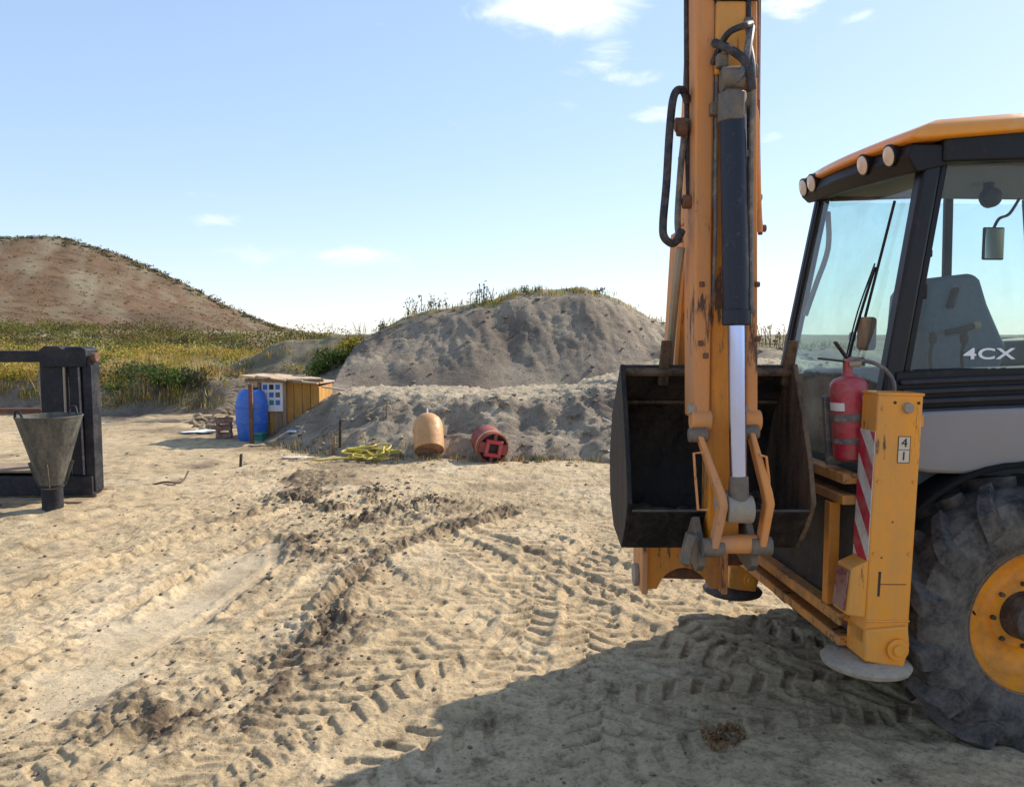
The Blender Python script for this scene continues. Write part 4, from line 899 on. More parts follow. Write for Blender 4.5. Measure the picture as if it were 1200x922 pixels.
part('window_latch', MB().rng(rear_x(2.55) + .07, rear_x(2.55) + .10, yn(2.55) - .02, yn(2.55) + .03, 2.53, 2.57), 'black', sg, bevel=.006)
part('window_seal', MB().bar((-.52, yn(1.92) - .012, 1.925), (.46, yn(1.92) - .012, 1.945), .02, .022), 'black', sg, bevel=.005)
# side window lettering
def text_mesh(name, body, size, mtx, m, parent, sx=1.0, ext=.0015, space=1.0, offset=0.0):
    cu = bpy.data.curves.new('txt', 'FONT'); cu.body = body; cu.size = size; cu.extrude = ext; cu.align_x = 'CENTER'; cu.align_y = 'CENTER'; cu.space_character = space; cu.offset = offset
    to = bpy.data.objects.new('txt', cu); COL.objects.link(to); dg = bpy.context.evaluated_depsgraph_get()
    me = bpy.data.meshes.new_from_object(to.evaluated_get(dg)); bpy.data.objects.remove(to); bpy.data.curves.remove(cu)
    me.transform(Matrix.Diagonal((sx, 1, 1, 1))); me.transform(mtx); me.materials.clear(); me.materials.append(M[m])
    o = bpy.data.objects.new(name, me); COL.objects.link(o); o.parent = parent; return o
FACE = Matrix.Rotation(rad(90), 4, 'X')      # text plane facing -y
tilt = Matrix.Rotation(math.atan2(YN - YNt, 1.75) * -1, 4, 'X')
text_mesh('lettering', '4CX', .082, Matrix.Translation((-.105, yn(2.015) - .008, 2.015)) @ FACE, 'letter', LOADER, 1.75, .0012, 1.08, .0016)

# ---- rear frame between the stabilisers
for z, hgt, m_ in ((.648, .062, 'frame_paint'), (.535, .05, 'frame_paint'), (1.385, .055, 'frame_paint'), (1.275, .05, 'frame_paint')):
    part('frame_rail', MB().rng(-.99, -.91, -.98, .98, z - hgt / 2, z + hgt / 2), m_, bevel=.006)
part('frame_plate', MB().rng(-.90, -.86, -.95, .95, .50, 1.40), 'chassis', bevel=.004)
part('frame_post', MB().rng(-1.00, -.94, -.86, -.80, .69, 1.24), 'orange2', bevel=.004)
part('frame_post', MB().rng(-1.00, -.94, .66, .74, .69, 1.24), 'orange2', bevel=.004)

# ---- stabilisers
def clip_rect(poly, u0, u1, v0, v1):
    def cl(P, f, ins):
        out = []
        for i in range(len(P)):
            a, b_ = P[i], P[(i + 1) % len(P)]
            if ins(a): out.append(a)
            if ins(a) != ins(b_): out.append(f(a, b_))
        return out
    def fu(c): return lambda a, b_: (c, a[1] + (b_[1] - a[1]) * (c - a[0]) / (b_[0] - a[0]))
    def fv(c): return lambda a, b_: (a[0] + (b_[0] - a[0]) * (c - a[1]) / (b_[1] - a[1]), c)
    for f, ins in ((fu(u0), lambda p: p[0] >= u0), (fu(u1), lambda p: p[0] <= u1), (fv(v0), lambda p: p[1] >= v0), (fv(v1), lambda p: p[1] <= v1)):
        if not poly: return []
        poly = cl(poly, f, ins)
    return poly
def stabiliser(yc, near, drop):
    T = Matrix.Translation((-.815, yc, 1.10)) @ Matrix.Rotation(rad(1.6), 4, 'Y')     # leans very slightly
    y0, y1 = -.08, .08
    sl = part('stabiliser', MB(T).rng(-.115, .115, y0, y1, -.53 if near else -.35, .73), 'yellow', bevel=.010)
    part('inner_leg', MB(T).rng(-.085, .085, y0 + .02, y1 - .02, -.62 - drop, -.40), 'yellow', sl, bevel=.006)
    part('cap_plate', MB(T).rng(-.118, .118, y0 - .003, y1 + .003, .725, .738), 'yellow', sl, bevel=.002)
    if near:
        part('cap_bolt', MB(T).cyl((.035, y0, .665), (.035, y0 - .022, .665), .028, .024, 16), 'pale_steel', sl, bevel=.003)
        for x in (-.03, .09): part('bolt_hole', MB(T).cyl((x, y0 + .01, .69), (x, y0 - .002, .69), .008, .008, 10), 'ink', sl, bevel=0)
        for x, z in ((-.09, .66), (-.09, .30), (.09, .30), (-.09, -.06), (.09, -.06)): part('bolt', MB(T).cyl((x, y0, z), (x, y0 - .008, z), .009, .008, 6), 'yellow', sl, bevel=0)
        part('weld_bead', MB(T).tube([(-.112, y0 - .001, -.40), (-.04, y0 - .002, -.402), (.04, y0 - .002, -.399), (.112, y0 - .001, -.40)], .006, 6, 3), 'yellow', sl, bevel=0)
        part('side_lug', MB(T).rng(.115, .135, y0 + .02, y0 + .06, .57, .63), 'yellow', sl, bevel=.004)
        # hazard stripes on the rear face
        pl = part('hazard_plate', MB(T).rng(-.1175, -.114, y0 + .006, y1 - .004, -.10, .545), 'white_sheet', sl, bevel=.001)
        u0, u1, v0, v1 = y0 + .008, y1 - .006, -.098, .543
        for kk in range(-1, 4):
            c = -.16 + kk * .235; poly = clip_rect([(u0 - .05, c + .31), (u0 - .05, c + .195), (u1 + .05, c + .0 + .245), (u1 + .05, c + .36)][::1], u0, u1, v0, v1) if False else clip_rect([(u0 - .02, c - .08), (u1 + .02, c + .14), (u1 + .02, c + .255), (u0 - .02, c + .035)], u0, u1, v0, v1)
            if len(poly) > 2: MBs = MB(T).prism([(-.1178, u, v) for u, v in poly], (-.0015, 0, 0), 'x'); part('red_stripe', MBs, 'red_sheet', pl, bevel=0)
        # lamp housing low on the rear face
        lh = part('lamp_housing', MB(T).prism([(-.115, y0 - .004, -.095), (-.20, y0 - .004, -.135), (-.215, y0 - .004, -.37), (-.115, y0 - .004, -.385)], (0, .15, 0), 'y'), 'yellow', sl, bevel=.008)
        part('tail_lamp', MB(T).prism([(-.203, y0 + .012, -.155), (-.217, y0 + .012, -.355), (-.225, y0 + .012, -.352), (-.211, y0 + .012, -.152)], (0, .118, 0), 'y'), 'tail', lh, bevel=.003)
        part('slot', MB(T).rng(-.060, -.048, y0 - .002, y0 + .005, -.275, -.15), 'ink', sl, bevel=0)
        part('seam', MB(T).rng(-.048, .085, y0 - .002, y0 + .005, -.216, -.212), 'rusty', sl, bevel=0)
        for x, z in ((-.05, -.08), (-.005, .10)): part('scratch', MB(T).cyl((x, y0 + .003, z), (x, y0 - .002, z), .005, .005, 8), 'rusty', sl, bevel=0)
        # decal
        dc = part('decal', MB(T).rng(-.0, .058, y0 - .0025, y0 + .002, .395, .525), 'sticker', sl, bevel=0)
        FR = MB(T)
        for a in ((-.001, .059, .458, .461), (-.001, .059, .394, .397), (-.001, .059, .523, .526), (-.002, .0005, .394, .526), (.0575, .060, .394, .526)): FR.rng(a[0], a[1], y0 - .0035, y0 - .001, a[2], a[3])
        part('decal_border', FR, 'ink', dc, bevel=0)
        text_mesh('decal_figure', '4', .060, T @ Matrix.Translation((.029, y0 - .0035, .492)) @ FACE, 'ink', dc, 1.1)
        text_mesh('decal_figure', '1', .060, T @ Matrix.Translation((.029, y0 - .0035, .427)) @ FACE, 'ink', dc, 1.1)
    # knuckle and pad
    zb = -.62 - drop
    part('foot_bracket', MB(T).prism([(-.115, y0 - .02, zb + .18), (.10, y0 - .02, zb + .20), (.115, y0 - .02, zb + .10), (.09, y0 - .02, zb - .02), (-.115, y0 - .02, zb + .02)], (0, .20, 0), 'y'), 'yellow', sl, bevel=.01)
    part('foot_pin', MB(T).cyl((.045, y0 - .055, zb + .085), (.045, y1 + .06, zb + .085), .030, .030, 18).cyl((.045, y0 - .040, zb + .085), (.045, y0 - .02, zb + .085), .056, .052, 18), 'yellow', sl, bevel=.004)
    pad = MB(T); pad.lathe([(.0, -.045), (.18, -.045), (.212, -.03), (.22, -.010), (.205, .005), (.12, .02), (0, .025)], (-.045, .02, zb - .012), (0, 0, 1), 28)
    part('foot_pad', pad, 'pad' if near else 'chassis', sl, bevel=0)
    return sl
stabiliser(-1.07, True, 0.0)
stabiliser(.90, False, .26)

# ---- kingpost and digging arm (arm is slewed across the back of the machine)
kp = part('kingpost', MB().rng(.88, 1.30, 4.98, 5.30, .66, .80).rng(.88, 1.30, 4.98, 5.30, 1.00, 1.12).rng(.95, 1.24, 5.05, 5.30, .80, 1.00), 'orange2', wld=True, bevel=.012)
# arched plate below the bucket
pts = [(757, 640), (757, 690), (775, 690)]
A0 = W(757, 632, 4.80); A1 = W(846, 632, 4.80); zb_ = W(757, 690, 4.80).z; zt_ = A0.z + .10
arcp = [(A0.x + .07 + (A1.x - A0.x - .14) * t, 4.80, zb_ + .13 * math.sin(math.pi * t) ** .6) for t in np.linspace(0, 1, 13)]
poly = [(A0.x, 4.80, zb_), (A0.x, 4.80, zt_), (A1.x, 4.80, zt_), (A1.x, 4.80, zb_)] + [p for p in reversed(arcp)]
part('kingpost_plate', MB().prism(poly, (0, .03, 0), 'y'), 'orange2', kp, wld=True, bevel=.004)
for x in (A0.x - .03, A1.x - .01): part('kingpost_cheek', MB().rng(x, x + .035, 4.74, 5.10, zb_ - .015, zt_), 'orange', kp, wld=True, bevel=.006)
part('kingpost_pin', MB().cyl((A0.x - .06, 4.90, zb_ + .06), (A0.x - .03, 4.90, zb_ + .06), .07), 'pale_steel', kp, wld=True)
part('slew_cylinder', MB().cyl((A0.x + .05, 4.98, zb_ + .06), (A1.x - .04, 4.98, zb_ + .05), .045).cyl((A0.x + .05, 5.05, zb_ + .10), (1.5, 5.15, zb_ + .10), .05), 'rusty', kp, wld=True)

# boom
def taper(z0, z1, x0a, x1a, y0a, y1a, x0b, x1b, y0b, y1b, mb=None):
    mb = mb or MB()
    P = [(x0a, y0a, z0), (x1a, y0a, z0), (x1a, y1a, z0), (x0a, y1a, z0), (x0b, y0b, z1), (x1b, y0b, z1), (x1b, y1b, z1), (x0b, y1b, z1)]
    return mb.add(P, [(3, 2, 1, 0), (4, 5, 6, 7), (0, 1, 5, 4), (1, 2, 6, 5), (2, 3, 7, 6), (3, 0, 4, 7)])
bm_ = part('boom', taper(1.02, 2.75, .93, 1.27, 4.86, 5.14, .985, 1.20, 4.62, 4.94), 'orange2', wld=True, bevel=.012)
part('boom_upper', taper(2.75, 4.75, .985, 1.20, 4.62, 4.94, .96, 1.17, 4.22, 4.48), 'orange2', bm_, wld=True, bevel=.012)
for x0, x1 in ((.905, .928), (1.272, 1.295)): part('boom_cheek', taper(.80, 2.72, x0, x1, 4.82, 5.16, x0 + .055, x1 + .055 if x0 < 1 else x1 - .05, 4.60, 4.96) if x0 < 1 else taper(.80, 2.72, x0, x1, 4.82, 5.16, x0 - .07, x1 - .07, 4.60, 4.96), 'orange', bm_, wld=True, bevel=.004)
part('boom_ram', MB().cyl((1.10, 5.22, 1.1), (1.08, 5.02, 3.2), .07).cyl((1.08, 5.02, 3.2), (1.07, 4.85, 4.3), .04), 'cylinder', bm_, wld=True)

# dipper: outer channel, sliding inner box
DY = 3.90
dp = part('dipper', taper(1.71, 4.75, .885, .957, DY, DY + .24, .832, .934, DY - .02, DY + .26), 'orange', wld=True, bevel=.010)
part('dipper_cheek', taper(1.71, 4.75, 1.135, 1.190, DY, DY + .24, 1.06, 1.112, DY - .02, DY + .26), 'orange', dp, wld=True, bevel=.010)
part('dipper_back', MB().rng(.90, 1.09, DY + .20, DY + .245, 1.74, 4.7), 'rusty', dp, wld=True, bevel=.004)
part('inner_dipper', taper(1.10, 4.7, .968, 1.120, DY + .035, DY + .19, .95, 1.05, DY + .035, DY + .19), 'orange2', dp, wld=True, bevel=.010)
part('wear_strip', MB().rng(.942, .962, DY + .05, DY + .12, 1.85, 4.6), 'rusty', dp, wld=True, bevel=.003)
part('slide_rail', MB().bar((.948, DY + .02, 2.72), (.945, DY + .01, 4.0), .020, .03, up=(0, 1, 0)), 'hose_grey', dp, wld=True, bevel=.004)
part('cover_plate', MB().rng(.945, 1.085, DY - .035, DY + .03, 3.33, 3.66), 'yellow', dp, wld=True, bevel=.012)
part('top_clamp', MB().rng(.93, 1.15, DY - .06, DY + .02, 3.665, 3.76), 'black', dp, wld=True, bevel=.012)
part('clamp_bolt', MB().rng(1.00, 1.05, DY - .085, DY - .06, 3.69, 3.74), 'pale_steel', dp, wld=True, bevel=.005)
for x0, x1 in ((.868, .965), (1.125, 1.205)):
    part('pivot_boss', MB().cyl((x0, DY + .02, 1.705), (x1, DY + .02, 1.705), .052, .052, 20), 'orange', dp, wld=True, bevel=.006)
    part('pivot_pin', MB().cyl((x0 - .012, DY + .02, 1.76), (x0 + .02, DY + .02, 1.76), .026, .026, 14), 'pale_steel', dp, wld=True, bevel=.003)
# small brackets down the edges
for x, z in ((.905, 2.36), (.905, 2.08), (1.170, 2.36), (1.180, 2.10), (.93, 2.02)):
    part('bracket', MB().cyl((x - .012, DY - .004, z), (x + .012, DY - .004, z), .014, .014, 10), 'rusty', dp, wld=True)
# bucket cylinder
CY = 3.79
cyl_t, cyl_b = Vector((1.005, CY, 3.22)), Vector((1.045, CY, 2.165)); rod_e = Vector((1.070, CY - .01, 1.33))
cb = part('bucket_cylinder', MB().cyl(cyl_t, cyl_b, .060, .060, 28).cyl(cyl_b + Vector((0, 0, .075)), cyl_b, .066, .066, 28), 'cylinder', dp, wld=True, bevel=.006)
part('cylinder_rod', MB().cyl(cyl_b + Vector((0, 0, .01)), rod_e, .040, .040, 28), 'sky_tinted_chrome', cb, wld=True)
part('rod_collar', MB().cyl(rod_e + Vector((-.002, 0, .13)), rod_e, .044, .050, 20), 'worn', cb, wld=True, bevel=.006)
part('rod_eye', MB().cyl(rod_e + Vector((-.055, 0, -.03)), rod_e + Vector((.065, 0, -.03)), .066, .066, 24), 'pale_steel', cb, wld=True, bevel=.008)
part('cylinder_eye', MB().cyl(cyl_t + Vector((-.05, .0, .06)), cyl_t + Vector((.05, 0, .06)), .058, .058, 20).rng(.965, 1.045, CY - .03, CY + .03, 3.2, 3.30), 'worn', cb, wld=True, bevel=.006)
part('cylinder_gland', MB().cyl(cyl_t + Vector((0, 0, -.13)), cyl_t + Vector((0, 0, .0)), .063, .063, 24), 'worn', cb, wld=True)
for pp, r, m_ in (([(1.075, CY - .02, 3.42), (1.085, CY - .05, 3.30), (1.09, CY - .03, 3.1), (1.10, CY, 2.7), (1.112, CY + .01, 2.34), (1.115, CY, 2.22)], .012, 'hose_grey'),
               ([(.93, CY + .05, 3.46), (.99, CY - .03, 3.40), (1.05, CY - .06, 3.33), (1.08, CY - .05, 3.22)], .020, 'hose'),
               ([(1.09, CY + .02, 3.52), (1.06, CY - .04, 3.40), (1.04, CY - .05, 3.30), (1.01, CY - .04, 3.26)], .018, 'hose_grey')):
    part('hydraulic_pipe', MB().tube(pp, r, 8, 6), m_, cb, wld=True, bevel=0)
# hose loops on the left flank and pipes on the right flank of the dipper
HX_ = DY + .10
def WP(*pp): return [W(px, py, HX_ + dz) for px, py, dz in pp]
for pp, r, m_ in ((WP((806, 120, 0), (800, 106, -.03), (790, 112, -.05), (785, 150, -.05), (781, 215, -.05), (777, 262, -.05), (779, 279, -.05), (790, 285, -.02), (799, 270, 0)), .020, 'hose'),
               (WP((806, 140, .02), (800, 175, .02), (796, 220, .02), (794, 262, .02), (797, 285, .02)), .016, 'hose_grey'),
               (WP((798, 290, .05), (793, 330, .10), (788, 380, .3), (784, 430, .5)), .022, 'pale_steel'),
               (WP((884, -30, -.06), (884, 60, -.06), (884, 118, -.06)), .024, 'rusty'),
               (WP((889, -30, -.02), (888, 100, -.02), (888, 180, -.02), (890, 250, -.02), (892, 270, -.02)), .013, 'rusty'),
               (WP((880, 120, -.06), (886, 135, -.06), (887, 190, -.06), (890, 260, -.06), (890, 272, -.06)), .014, 'orange')):
    part('hydraulic_hose', MB().tube(pp, r, 8, 6), m_, dp, wld=True, bevel=0)
for k_, pp in enumerate(([(.952, DY - .01, 4.6), (.955, DY - .02, 3.9), (.958, DY - .02, 3.5), (.965, CY + .02, 3.30), (.985, CY - .02, 3.24)],
        [(1.075, DY - .01, 4.6), (1.09, DY - .03, 3.8), (1.10, DY - .03, 3.45), (1.112, DY - .03, 2.9), (1.125, DY - .03, 2.3)],
        [(.958, DY + .0, 3.35), (.960, DY - .01, 2.9), (.965, DY - .005, 2.5), (.962, DY + .03, 2.25)],
        [(1.10, DY - .05, 3.55), (1.04, CY - .05, 3.50), (.97, CY - .02, 3.47), (.935, DY - .02, 3.38)],
        [(.835, DY + .16, 4.6), (.845, DY + .14, 3.6), (.852, DY + .13, 3.15), (.868, DY + .13, 2.75)])):
    part('hydraulic_hose', MB().tube(pp, (.011, .012, .009, .015, .014)[k_], 8, 6), ('hose', 'hose', 'hose_grey', 'hose', 'hose')[k_], dp, wld=True, bevel=0)
for z in (2.55, 2.95, 3.55): part('hose_clamp', MB().rng(1.085 - .012 * (z - 2.5), 1.128 - .012 * (z - 2.5), DY - .05, DY - .008, z, z + .03), 'worn', dp, wld=True, bevel=.004)
for px, py in ((796, 147), (805, 237), (798, 152), (886, 232), (891, 268)):
    p = W(px, py, HX_); part('hose_fitting', MB().cyl(p + Vector((-.022, -.01, 0)), p + Vector((.024, -.01, 0)), .034 if px < 850 else .018, .034 if px < 850 else .018, 12).cyl(p + Vector((0, 0, -.03)), p + Vector((0, 0, .03)), .022 if px < 850 else .012, None, 10), 'rusty', dp, wld=True, bevel=.003)
for px, py, dd in ((838, 128, .0), (878, 118, -.05), (880, 85, -.1), (846, 72, -.06)):
    p = W(px, py, DY - .03 + dd); part('pipe_clamp', MB().box(p, (.05, .05, .06)), 'worn', dp, wld=True, bevel=.006)
# tipping links
def linkage(pts, y, w, t, name, m_, par):
    mb = MB()
    for a, b_ in zip(pts[:-1], pts[1:]): mb.bar((a[0], y + a[2], a[1]), (b_[0], y + b_[2], b_[1]), w, t, up=(0, 1, 0))
    return part(name, mb, m_, par, wld=True, bevel=.006)
TL = DY - .10
def lx(px, py, D): p = W(px, py, D); return (p.x, p.z)
for side, pts in ((0, [(823, 512), (846, 588), (836, 642)]), (1, [(884, 508), (899, 585), (892, 640)])):
    q = [lx(px, py, TL) for px, py in pts]
    P3 = [(q[0][0], q[0][1], .06), (q[1][0], q[1][1], -.03), (q[2][0], q[2][1], .0)]
    # one continuous curved plate
    mb = MB(); C = []; ws = (.026, .042, .034)
    tt = np.linspace(0, 1, 11); V_ = []
    for t in tt:
        xq = np.interp(t, [0, .58, 1], [p[0] for p in P3]); zq = np.interp(t, [0, .58, 1], [p[1] for p in P3]); yq = np.interp(t, [0, .58, 1], [p[2] for p in P3]); wq = np.interp(t, [0, .5, 1], ws)
        V_ += [(xq - wq / 2, TL + yq - .035, zq), (xq + wq / 2, TL + yq - .035, zq), (xq + wq / 2, TL + yq + .045, zq), (xq - wq / 2, TL + yq + .045, zq)]
    F = [(0, 1, 2, 3), tuple(40 + j for j in (3, 2, 1, 0))]
    for i in range(10): F += [(4 * i + j, 4 * i + (j + 1) % 4, 4 * i + 4 + (j + 1) % 4, 4 * i + 4 + j) for j in range(4)]
    tl = part('tipping_link', mb.add(V_, F), 'orange', dp, wld=True, bevel=.008)
    part('link_pin', MB().cyl((q[0][0] - .05, TL + .07, q[0][1]), (q[0][0] + .04, TL + .07, q[0][1]), .034, None, 16), 'worn', tl, wld=True, bevel=.004)
    part('link_pin', MB().cyl((q[2][0] - .05, TL + .01, q[2][1]), (q[2][0] + .05, TL + .01, q[2][1]), .046, None, 16), 'worn', tl, wld=True, bevel=.004)
for pp in ([(826, 530), (813, 531), (815, 560), (818, 597), (830, 597)], [(890, 533), (898, 535), (901, 560), (902, 597), (897, 598)]):
    pts3 = [W(px, py, TL - .02) for px, py in pp]; part('guard_rod', MB().tube(pts3, .0065, 6, 1), 'orange', dp, wld=True, bevel=0)
p = W(850, 588, TL + .02); part('link_lever', MB().cyl(p + Vector((-.045, 0, 0)), p + Vector((.03, 0, 0)), .055, None, 18), 'pale_steel', dp, wld=True, bevel=.006)
p0, p1 = lx(838, 636, TL), lx(888, 636, TL)
part('cross_tube', MB().cyl((p0[0], TL + .02, p0[1] - .01), (p1[0], TL + .02, p1[1] - .01), .046, None, 20), 'orange', dp, wld=True, bevel=.004)

# digging bucket: mouth towards the arm, teeth up
BX0, BX1 = .585, 1.50
prof_out = [(4.33, 1.945), (4.60, 1.66), (4.70, 1.42), (4.66, 1.20), (4.50, 1.06), (4.20, 1.02), (4.00, 1.25)]
def shell(profile, x0, x1, th):
    n = len(profile); nor = []
    for i in range(n):
        a = Vector(profile[max(0, i - 1)]); b_ = Vector(profile[min(n - 1, i + 1)]); d = (b_ - a).normalized(); nor.append(Vector((d.y, -d.x)))
    inn = [Vector(p) - nn_ * th for p, nn_ in zip(profile, nor)]
    outl = [(x0, p[0], p[1]) for p in profile] + [(x0, p.x, p.y) for p in reversed(inn)]
    return MB().prism(outl, (x1 - x0, 0, 0), 'x')
bk = part('digging_bucket', shell(prof_out, BX0 + .012, BX1 - .012, .018), 'bucket', dp, wld=True, bevel=.003, smooth=50)
sidep = [(4.29, 1.965), (4.62, 1.67), (4.72, 1.42), (4.68, 1.19), (4.51, 1.045), (4.19, 1.005), (4.06, 1.14), (3.97, 1.285), (4.04, 1.50), (4.15, 1.72)]
part('bucket_cheek', MB().prism([(BX0 - .012, y, z) for y, z in sidep], (.025, 0, 0), 'x'), 'bucket', bk, wld=True, bevel=.004)
part('bucket_cheek', MB().prism([(BX1 - .013, y, z) for y, z in sidep], (.025, 0, 0), 'x'), 'bucket_mud', bk, wld=True, bevel=.004)
part('heel_plate', MB().add([(BX0 + .014, 4.19, 1.012), (BX1 - .014, 4.19, 1.012), (BX1 - .014, 3.985, 1.245), (BX0 + .014, 3.985, 1.245), (BX0 + .014, 4.196, 1.022), (BX1 - .014, 4.196, 1.022), (BX1 - .014, 3.995, 1.252), (BX0 + .014, 3.995, 1.252)], [(0, 1, 2, 3), (7, 6, 5, 4), (0, 4, 5, 1), (1, 5, 6, 2), (2, 6, 7, 3), (3, 7, 4, 0)]), 'heel', bk, wld=True, bevel=.002)
P_ = []; F_ = []; nu, nv = 30, 9
for i in range(nu):
    for j in range(nv):
        x = BX0 + .02 + (BX1 - BX0 - .04) * i / (nu - 1); y = 4.20 + .46 * j / (nv - 1)
        P_.append((x, y, 1.055 + .10 * (j / (nv - 1)) ** 1.4 + .16 * float(fbm(np.array([x * 3.1]), np.array([y * 3.5]), 3, 401)[0]) + (.05 if x > 1.2 else 0)))
for i in range(nu - 1):
    for j in range(nv - 1): F_.append((i * nv + j, (i + 1) * nv + j, (i + 1) * nv + j + 1, i * nv + j + 1))
part('stuck_soil', MB().add(P_, F_), 'bucket_mud', bk, wld=True, bevel=0, smooth=80)
part('lip', MB().bar((BX0, 4.335, 1.93), (BX1, 4.335, 1.93), .07, .025, up=(0, -.6, .8)), 'bucket_mud', bk, wld=True, bevel=.004)
part('weld_seam', MB().bar((BX0 + .02, 4.50, 1.745), (BX1 - .02, 4.50, 1.745), .012, .02, up=(0, -.7, .7)), 'bucket_mud', bk, wld=True, bevel=.003)
for x in (.815, 1.04, 1.26, 1.478):
    part('tooth', MB().prism([(x - .028, 4.40, 1.86), (x - .028, 4.36, 1.845), (x - .028, 4.26, 2.09), (x - .028, 4.285, 2.09)], (.056, 0, 0), 'x'), 'bucket_mud', bk, wld=True, bevel=.006)
for x0 in (.90, 1.155):
    part('hinge_ear', MB().prism([(x0, 4.14, 1.16), (x0, 3.98, 1.22), (x0, 3.86, 1.10), (x0, 3.84, 1.01), (x0, 3.90, .965), (x0, 4.18, 1.0)], (.035, 0, 0), 'x'), 'worn', bk, wld=True, bevel=.005)
part('side_cutter', MB().bar((.862, 3.84, 1.17), (.83, 3.84, 1.02), .045, .06, up=(0, 1, 0)), 'worn', bk, wld=True, bevel=.008)

# ---- fire extinguisher strapped behind the stabiliser: a thing of its own
EX = LOADER.matrix_world @ Matrix.Translation((-.885, -.86, 1.47)) @ Matrix.Rotation(rad(-5), 4, 'Y') @ Matrix.Diagonal((1.06, 1.06, .93, 1))
ex = empty('fire_extinguisher', EX); tag(ex, 'red fire extinguisher with white label strapped upright behind the striped stabiliser leg', 'fire extinguisher')
MB().lathe([(0, 0), (.075, 0), (.088, .012), (.090, .03), (.090, .40), (.086, .43), (.068, .455), (.03, .47), (.026, .49), (0, .49)], (0, 0, 0), (0, 0, 1), 32).build('body', 'red', ex)
def band(r, z0, z1, a0, a1, n=14):
    mb = MB(); P = []
    for i in range(n + 1):
        a = rad(a0 + (a1 - a0) * i / n)
        for rr, z in ((r, z0), (r + .002, z0), (r + .002, z1), (r, z1)): P.append((math.cos(a) * rr, math.sin(a) * rr, z))
    F = [(0, 1, 2, 3), tuple(4 * n + j for j in (3, 2, 1, 0))]
    for i in range(n): F += [(4 * i + j, 4 * i + (j + 1) % 4, 4 * i + 4 + (j + 1) % 4, 4 * i + 4 + j) for j in range(4)]
    return mb.add(P, F)
band(.0905, .27, .36, -75, -20).build('label_patch', 'label', ex)
band(.0905, .285, .33, -190, -130).build('label_patch', 'label', ex)
band(.092, .225, .265, -200, 30, 24).build('strap', 'hose_grey', ex)
band(.092, .10, .13, -200, 30, 24).build('strap', 'hose_grey', ex)
vh = MB().cyl((0, 0, .48), (0, 0, .56), .022, .020, 14).build('valve', 'red', ex, bevel=.003)
MB().bar((-.02, 0, .555), (-.15, -.02, .585), .030, .012).build('handle', 'hose', vh, bevel=.004)
MB().bar((.0, 0, .57), (-.07, -.03, .67), .022, .010).build('lever', 'hose', vh, bevel=.003)
MB().cyl((.0, -.02, .535), (.05, -.045, .535), .016, None, 12).build('gauge', 'pale_steel', vh, bevel=.003)
MB().tube([(.02, 0, .54), (.09, -.01, .545), (.17, -.02, .50), (.215, -.03, .41), (.21, -.02, .30)], .011, 8, 6).build('hose', 'hose_grey', ex)
MB().rng(-.10, .12, .06, .09, -.04, .36).build('mounting_bracket', 'hose_grey', ex, bevel=.006)

# ================================================================== STEEL RACK AND HOPPER (left)
FX, FD = -5.29, 10.2
rk = empty('steel_rack', Matrix.Translation((-6.5, FD + .3, 0))); tag(rk, 'dark steel rack with upright column, top beam and base beam standing on planks', 'rack'); RI = rk.matrix_world.inverted()
def rp(name, mb, m_='dark_steel', parent=rk, bevel=.012): return mb.build(name, m_, parent, RI, bevel=bevel)
zb0 = .12
for xr in (0, -3.0):
    rp('upright', MB().rng(FX + xr - .66, FX + xr - .37, FD, FD + .16, zb0 + .20, 1.93))
    rp('upright', MB().rng(FX + xr - .31, FX + xr - .15, FD + .02, FD + .18, zb0 + .20, 1.80))
    rp('upright', MB().rng(FX + xr - .115, FX + xr, FD - .02, FD + .20, zb0, 1.84))
    rp('upright', MB().rng(FX + xr - .60, FX + xr - .42, FD + .50, FD + .66, zb0 + .15, 1.90))
    rp('head_block', MB().prism([(FX + xr - .62, FD - .04, 1.70), (FX + xr - .05, FD - .04, 1.70), (FX + xr - .05, FD - .04, 1.92), (FX + xr - .12, FD - .04, 1.955), (FX + xr - .30, FD - .04, 1.955), (FX + xr - .34, FD - .04, 1.92), (FX + xr - .40, FD - .04, 1.965), (FX + xr - .58, FD - .04, 1.965), (FX + xr - .64, FD - .04, 1.90)], (0, .30, 0), 'y'))
    rp('knob', MB().cyl((FX + xr - .02, FD + .05, 1.82), (FX + xr + .05, FD + .05, 1.82), .06), 'rusty')
    rp('guide_rod', MB().cyl((FX + xr - .345, FD - .012, zb0 + .28), (FX + xr - .345, FD - .012, 1.70), .016, None, 10), 'pale_steel', bevel=0)
    rp('guide_rod', MB().cyl((FX + xr - .13, FD - .030, zb0 + .22), (FX + xr - .15, FD - .030, 1.70), .013, None, 10), 'hose_grey', bevel=0)
    rp('side_rod', MB().cyl((FX + xr - .70, FD + .1, 1.10), (FX + xr - .72, FD + .1, 1.66), .014, None, 8), 'pale_steel', bevel=0)
rp('top_beam', MB().rng(FX - 3.0, FX - .58, FD + .02, FD + .14, 1.76, 1.905))
rp('base_beam', MB().rng(FX - 3.7, FX - .02, FD - .06, FD + .18, zb0 - .04, zb0 + .20))
rp('base_beam', MB().rng(FX - 3.7, FX - .30, FD + .45, FD + .62, zb0 - .04, zb0 + .16))
rp('base_shelf', MB().rng(FX - 3.6, FX - .72, FD - .02, FD + .6, zb0 + .24, zb0 + .27), 'wood', bevel=.004)
rp('cross_bar', MB().rng(FX - 3.0, FX - .95, FD + .50, FD + .58, 1.06, 1.13), 'rusty')
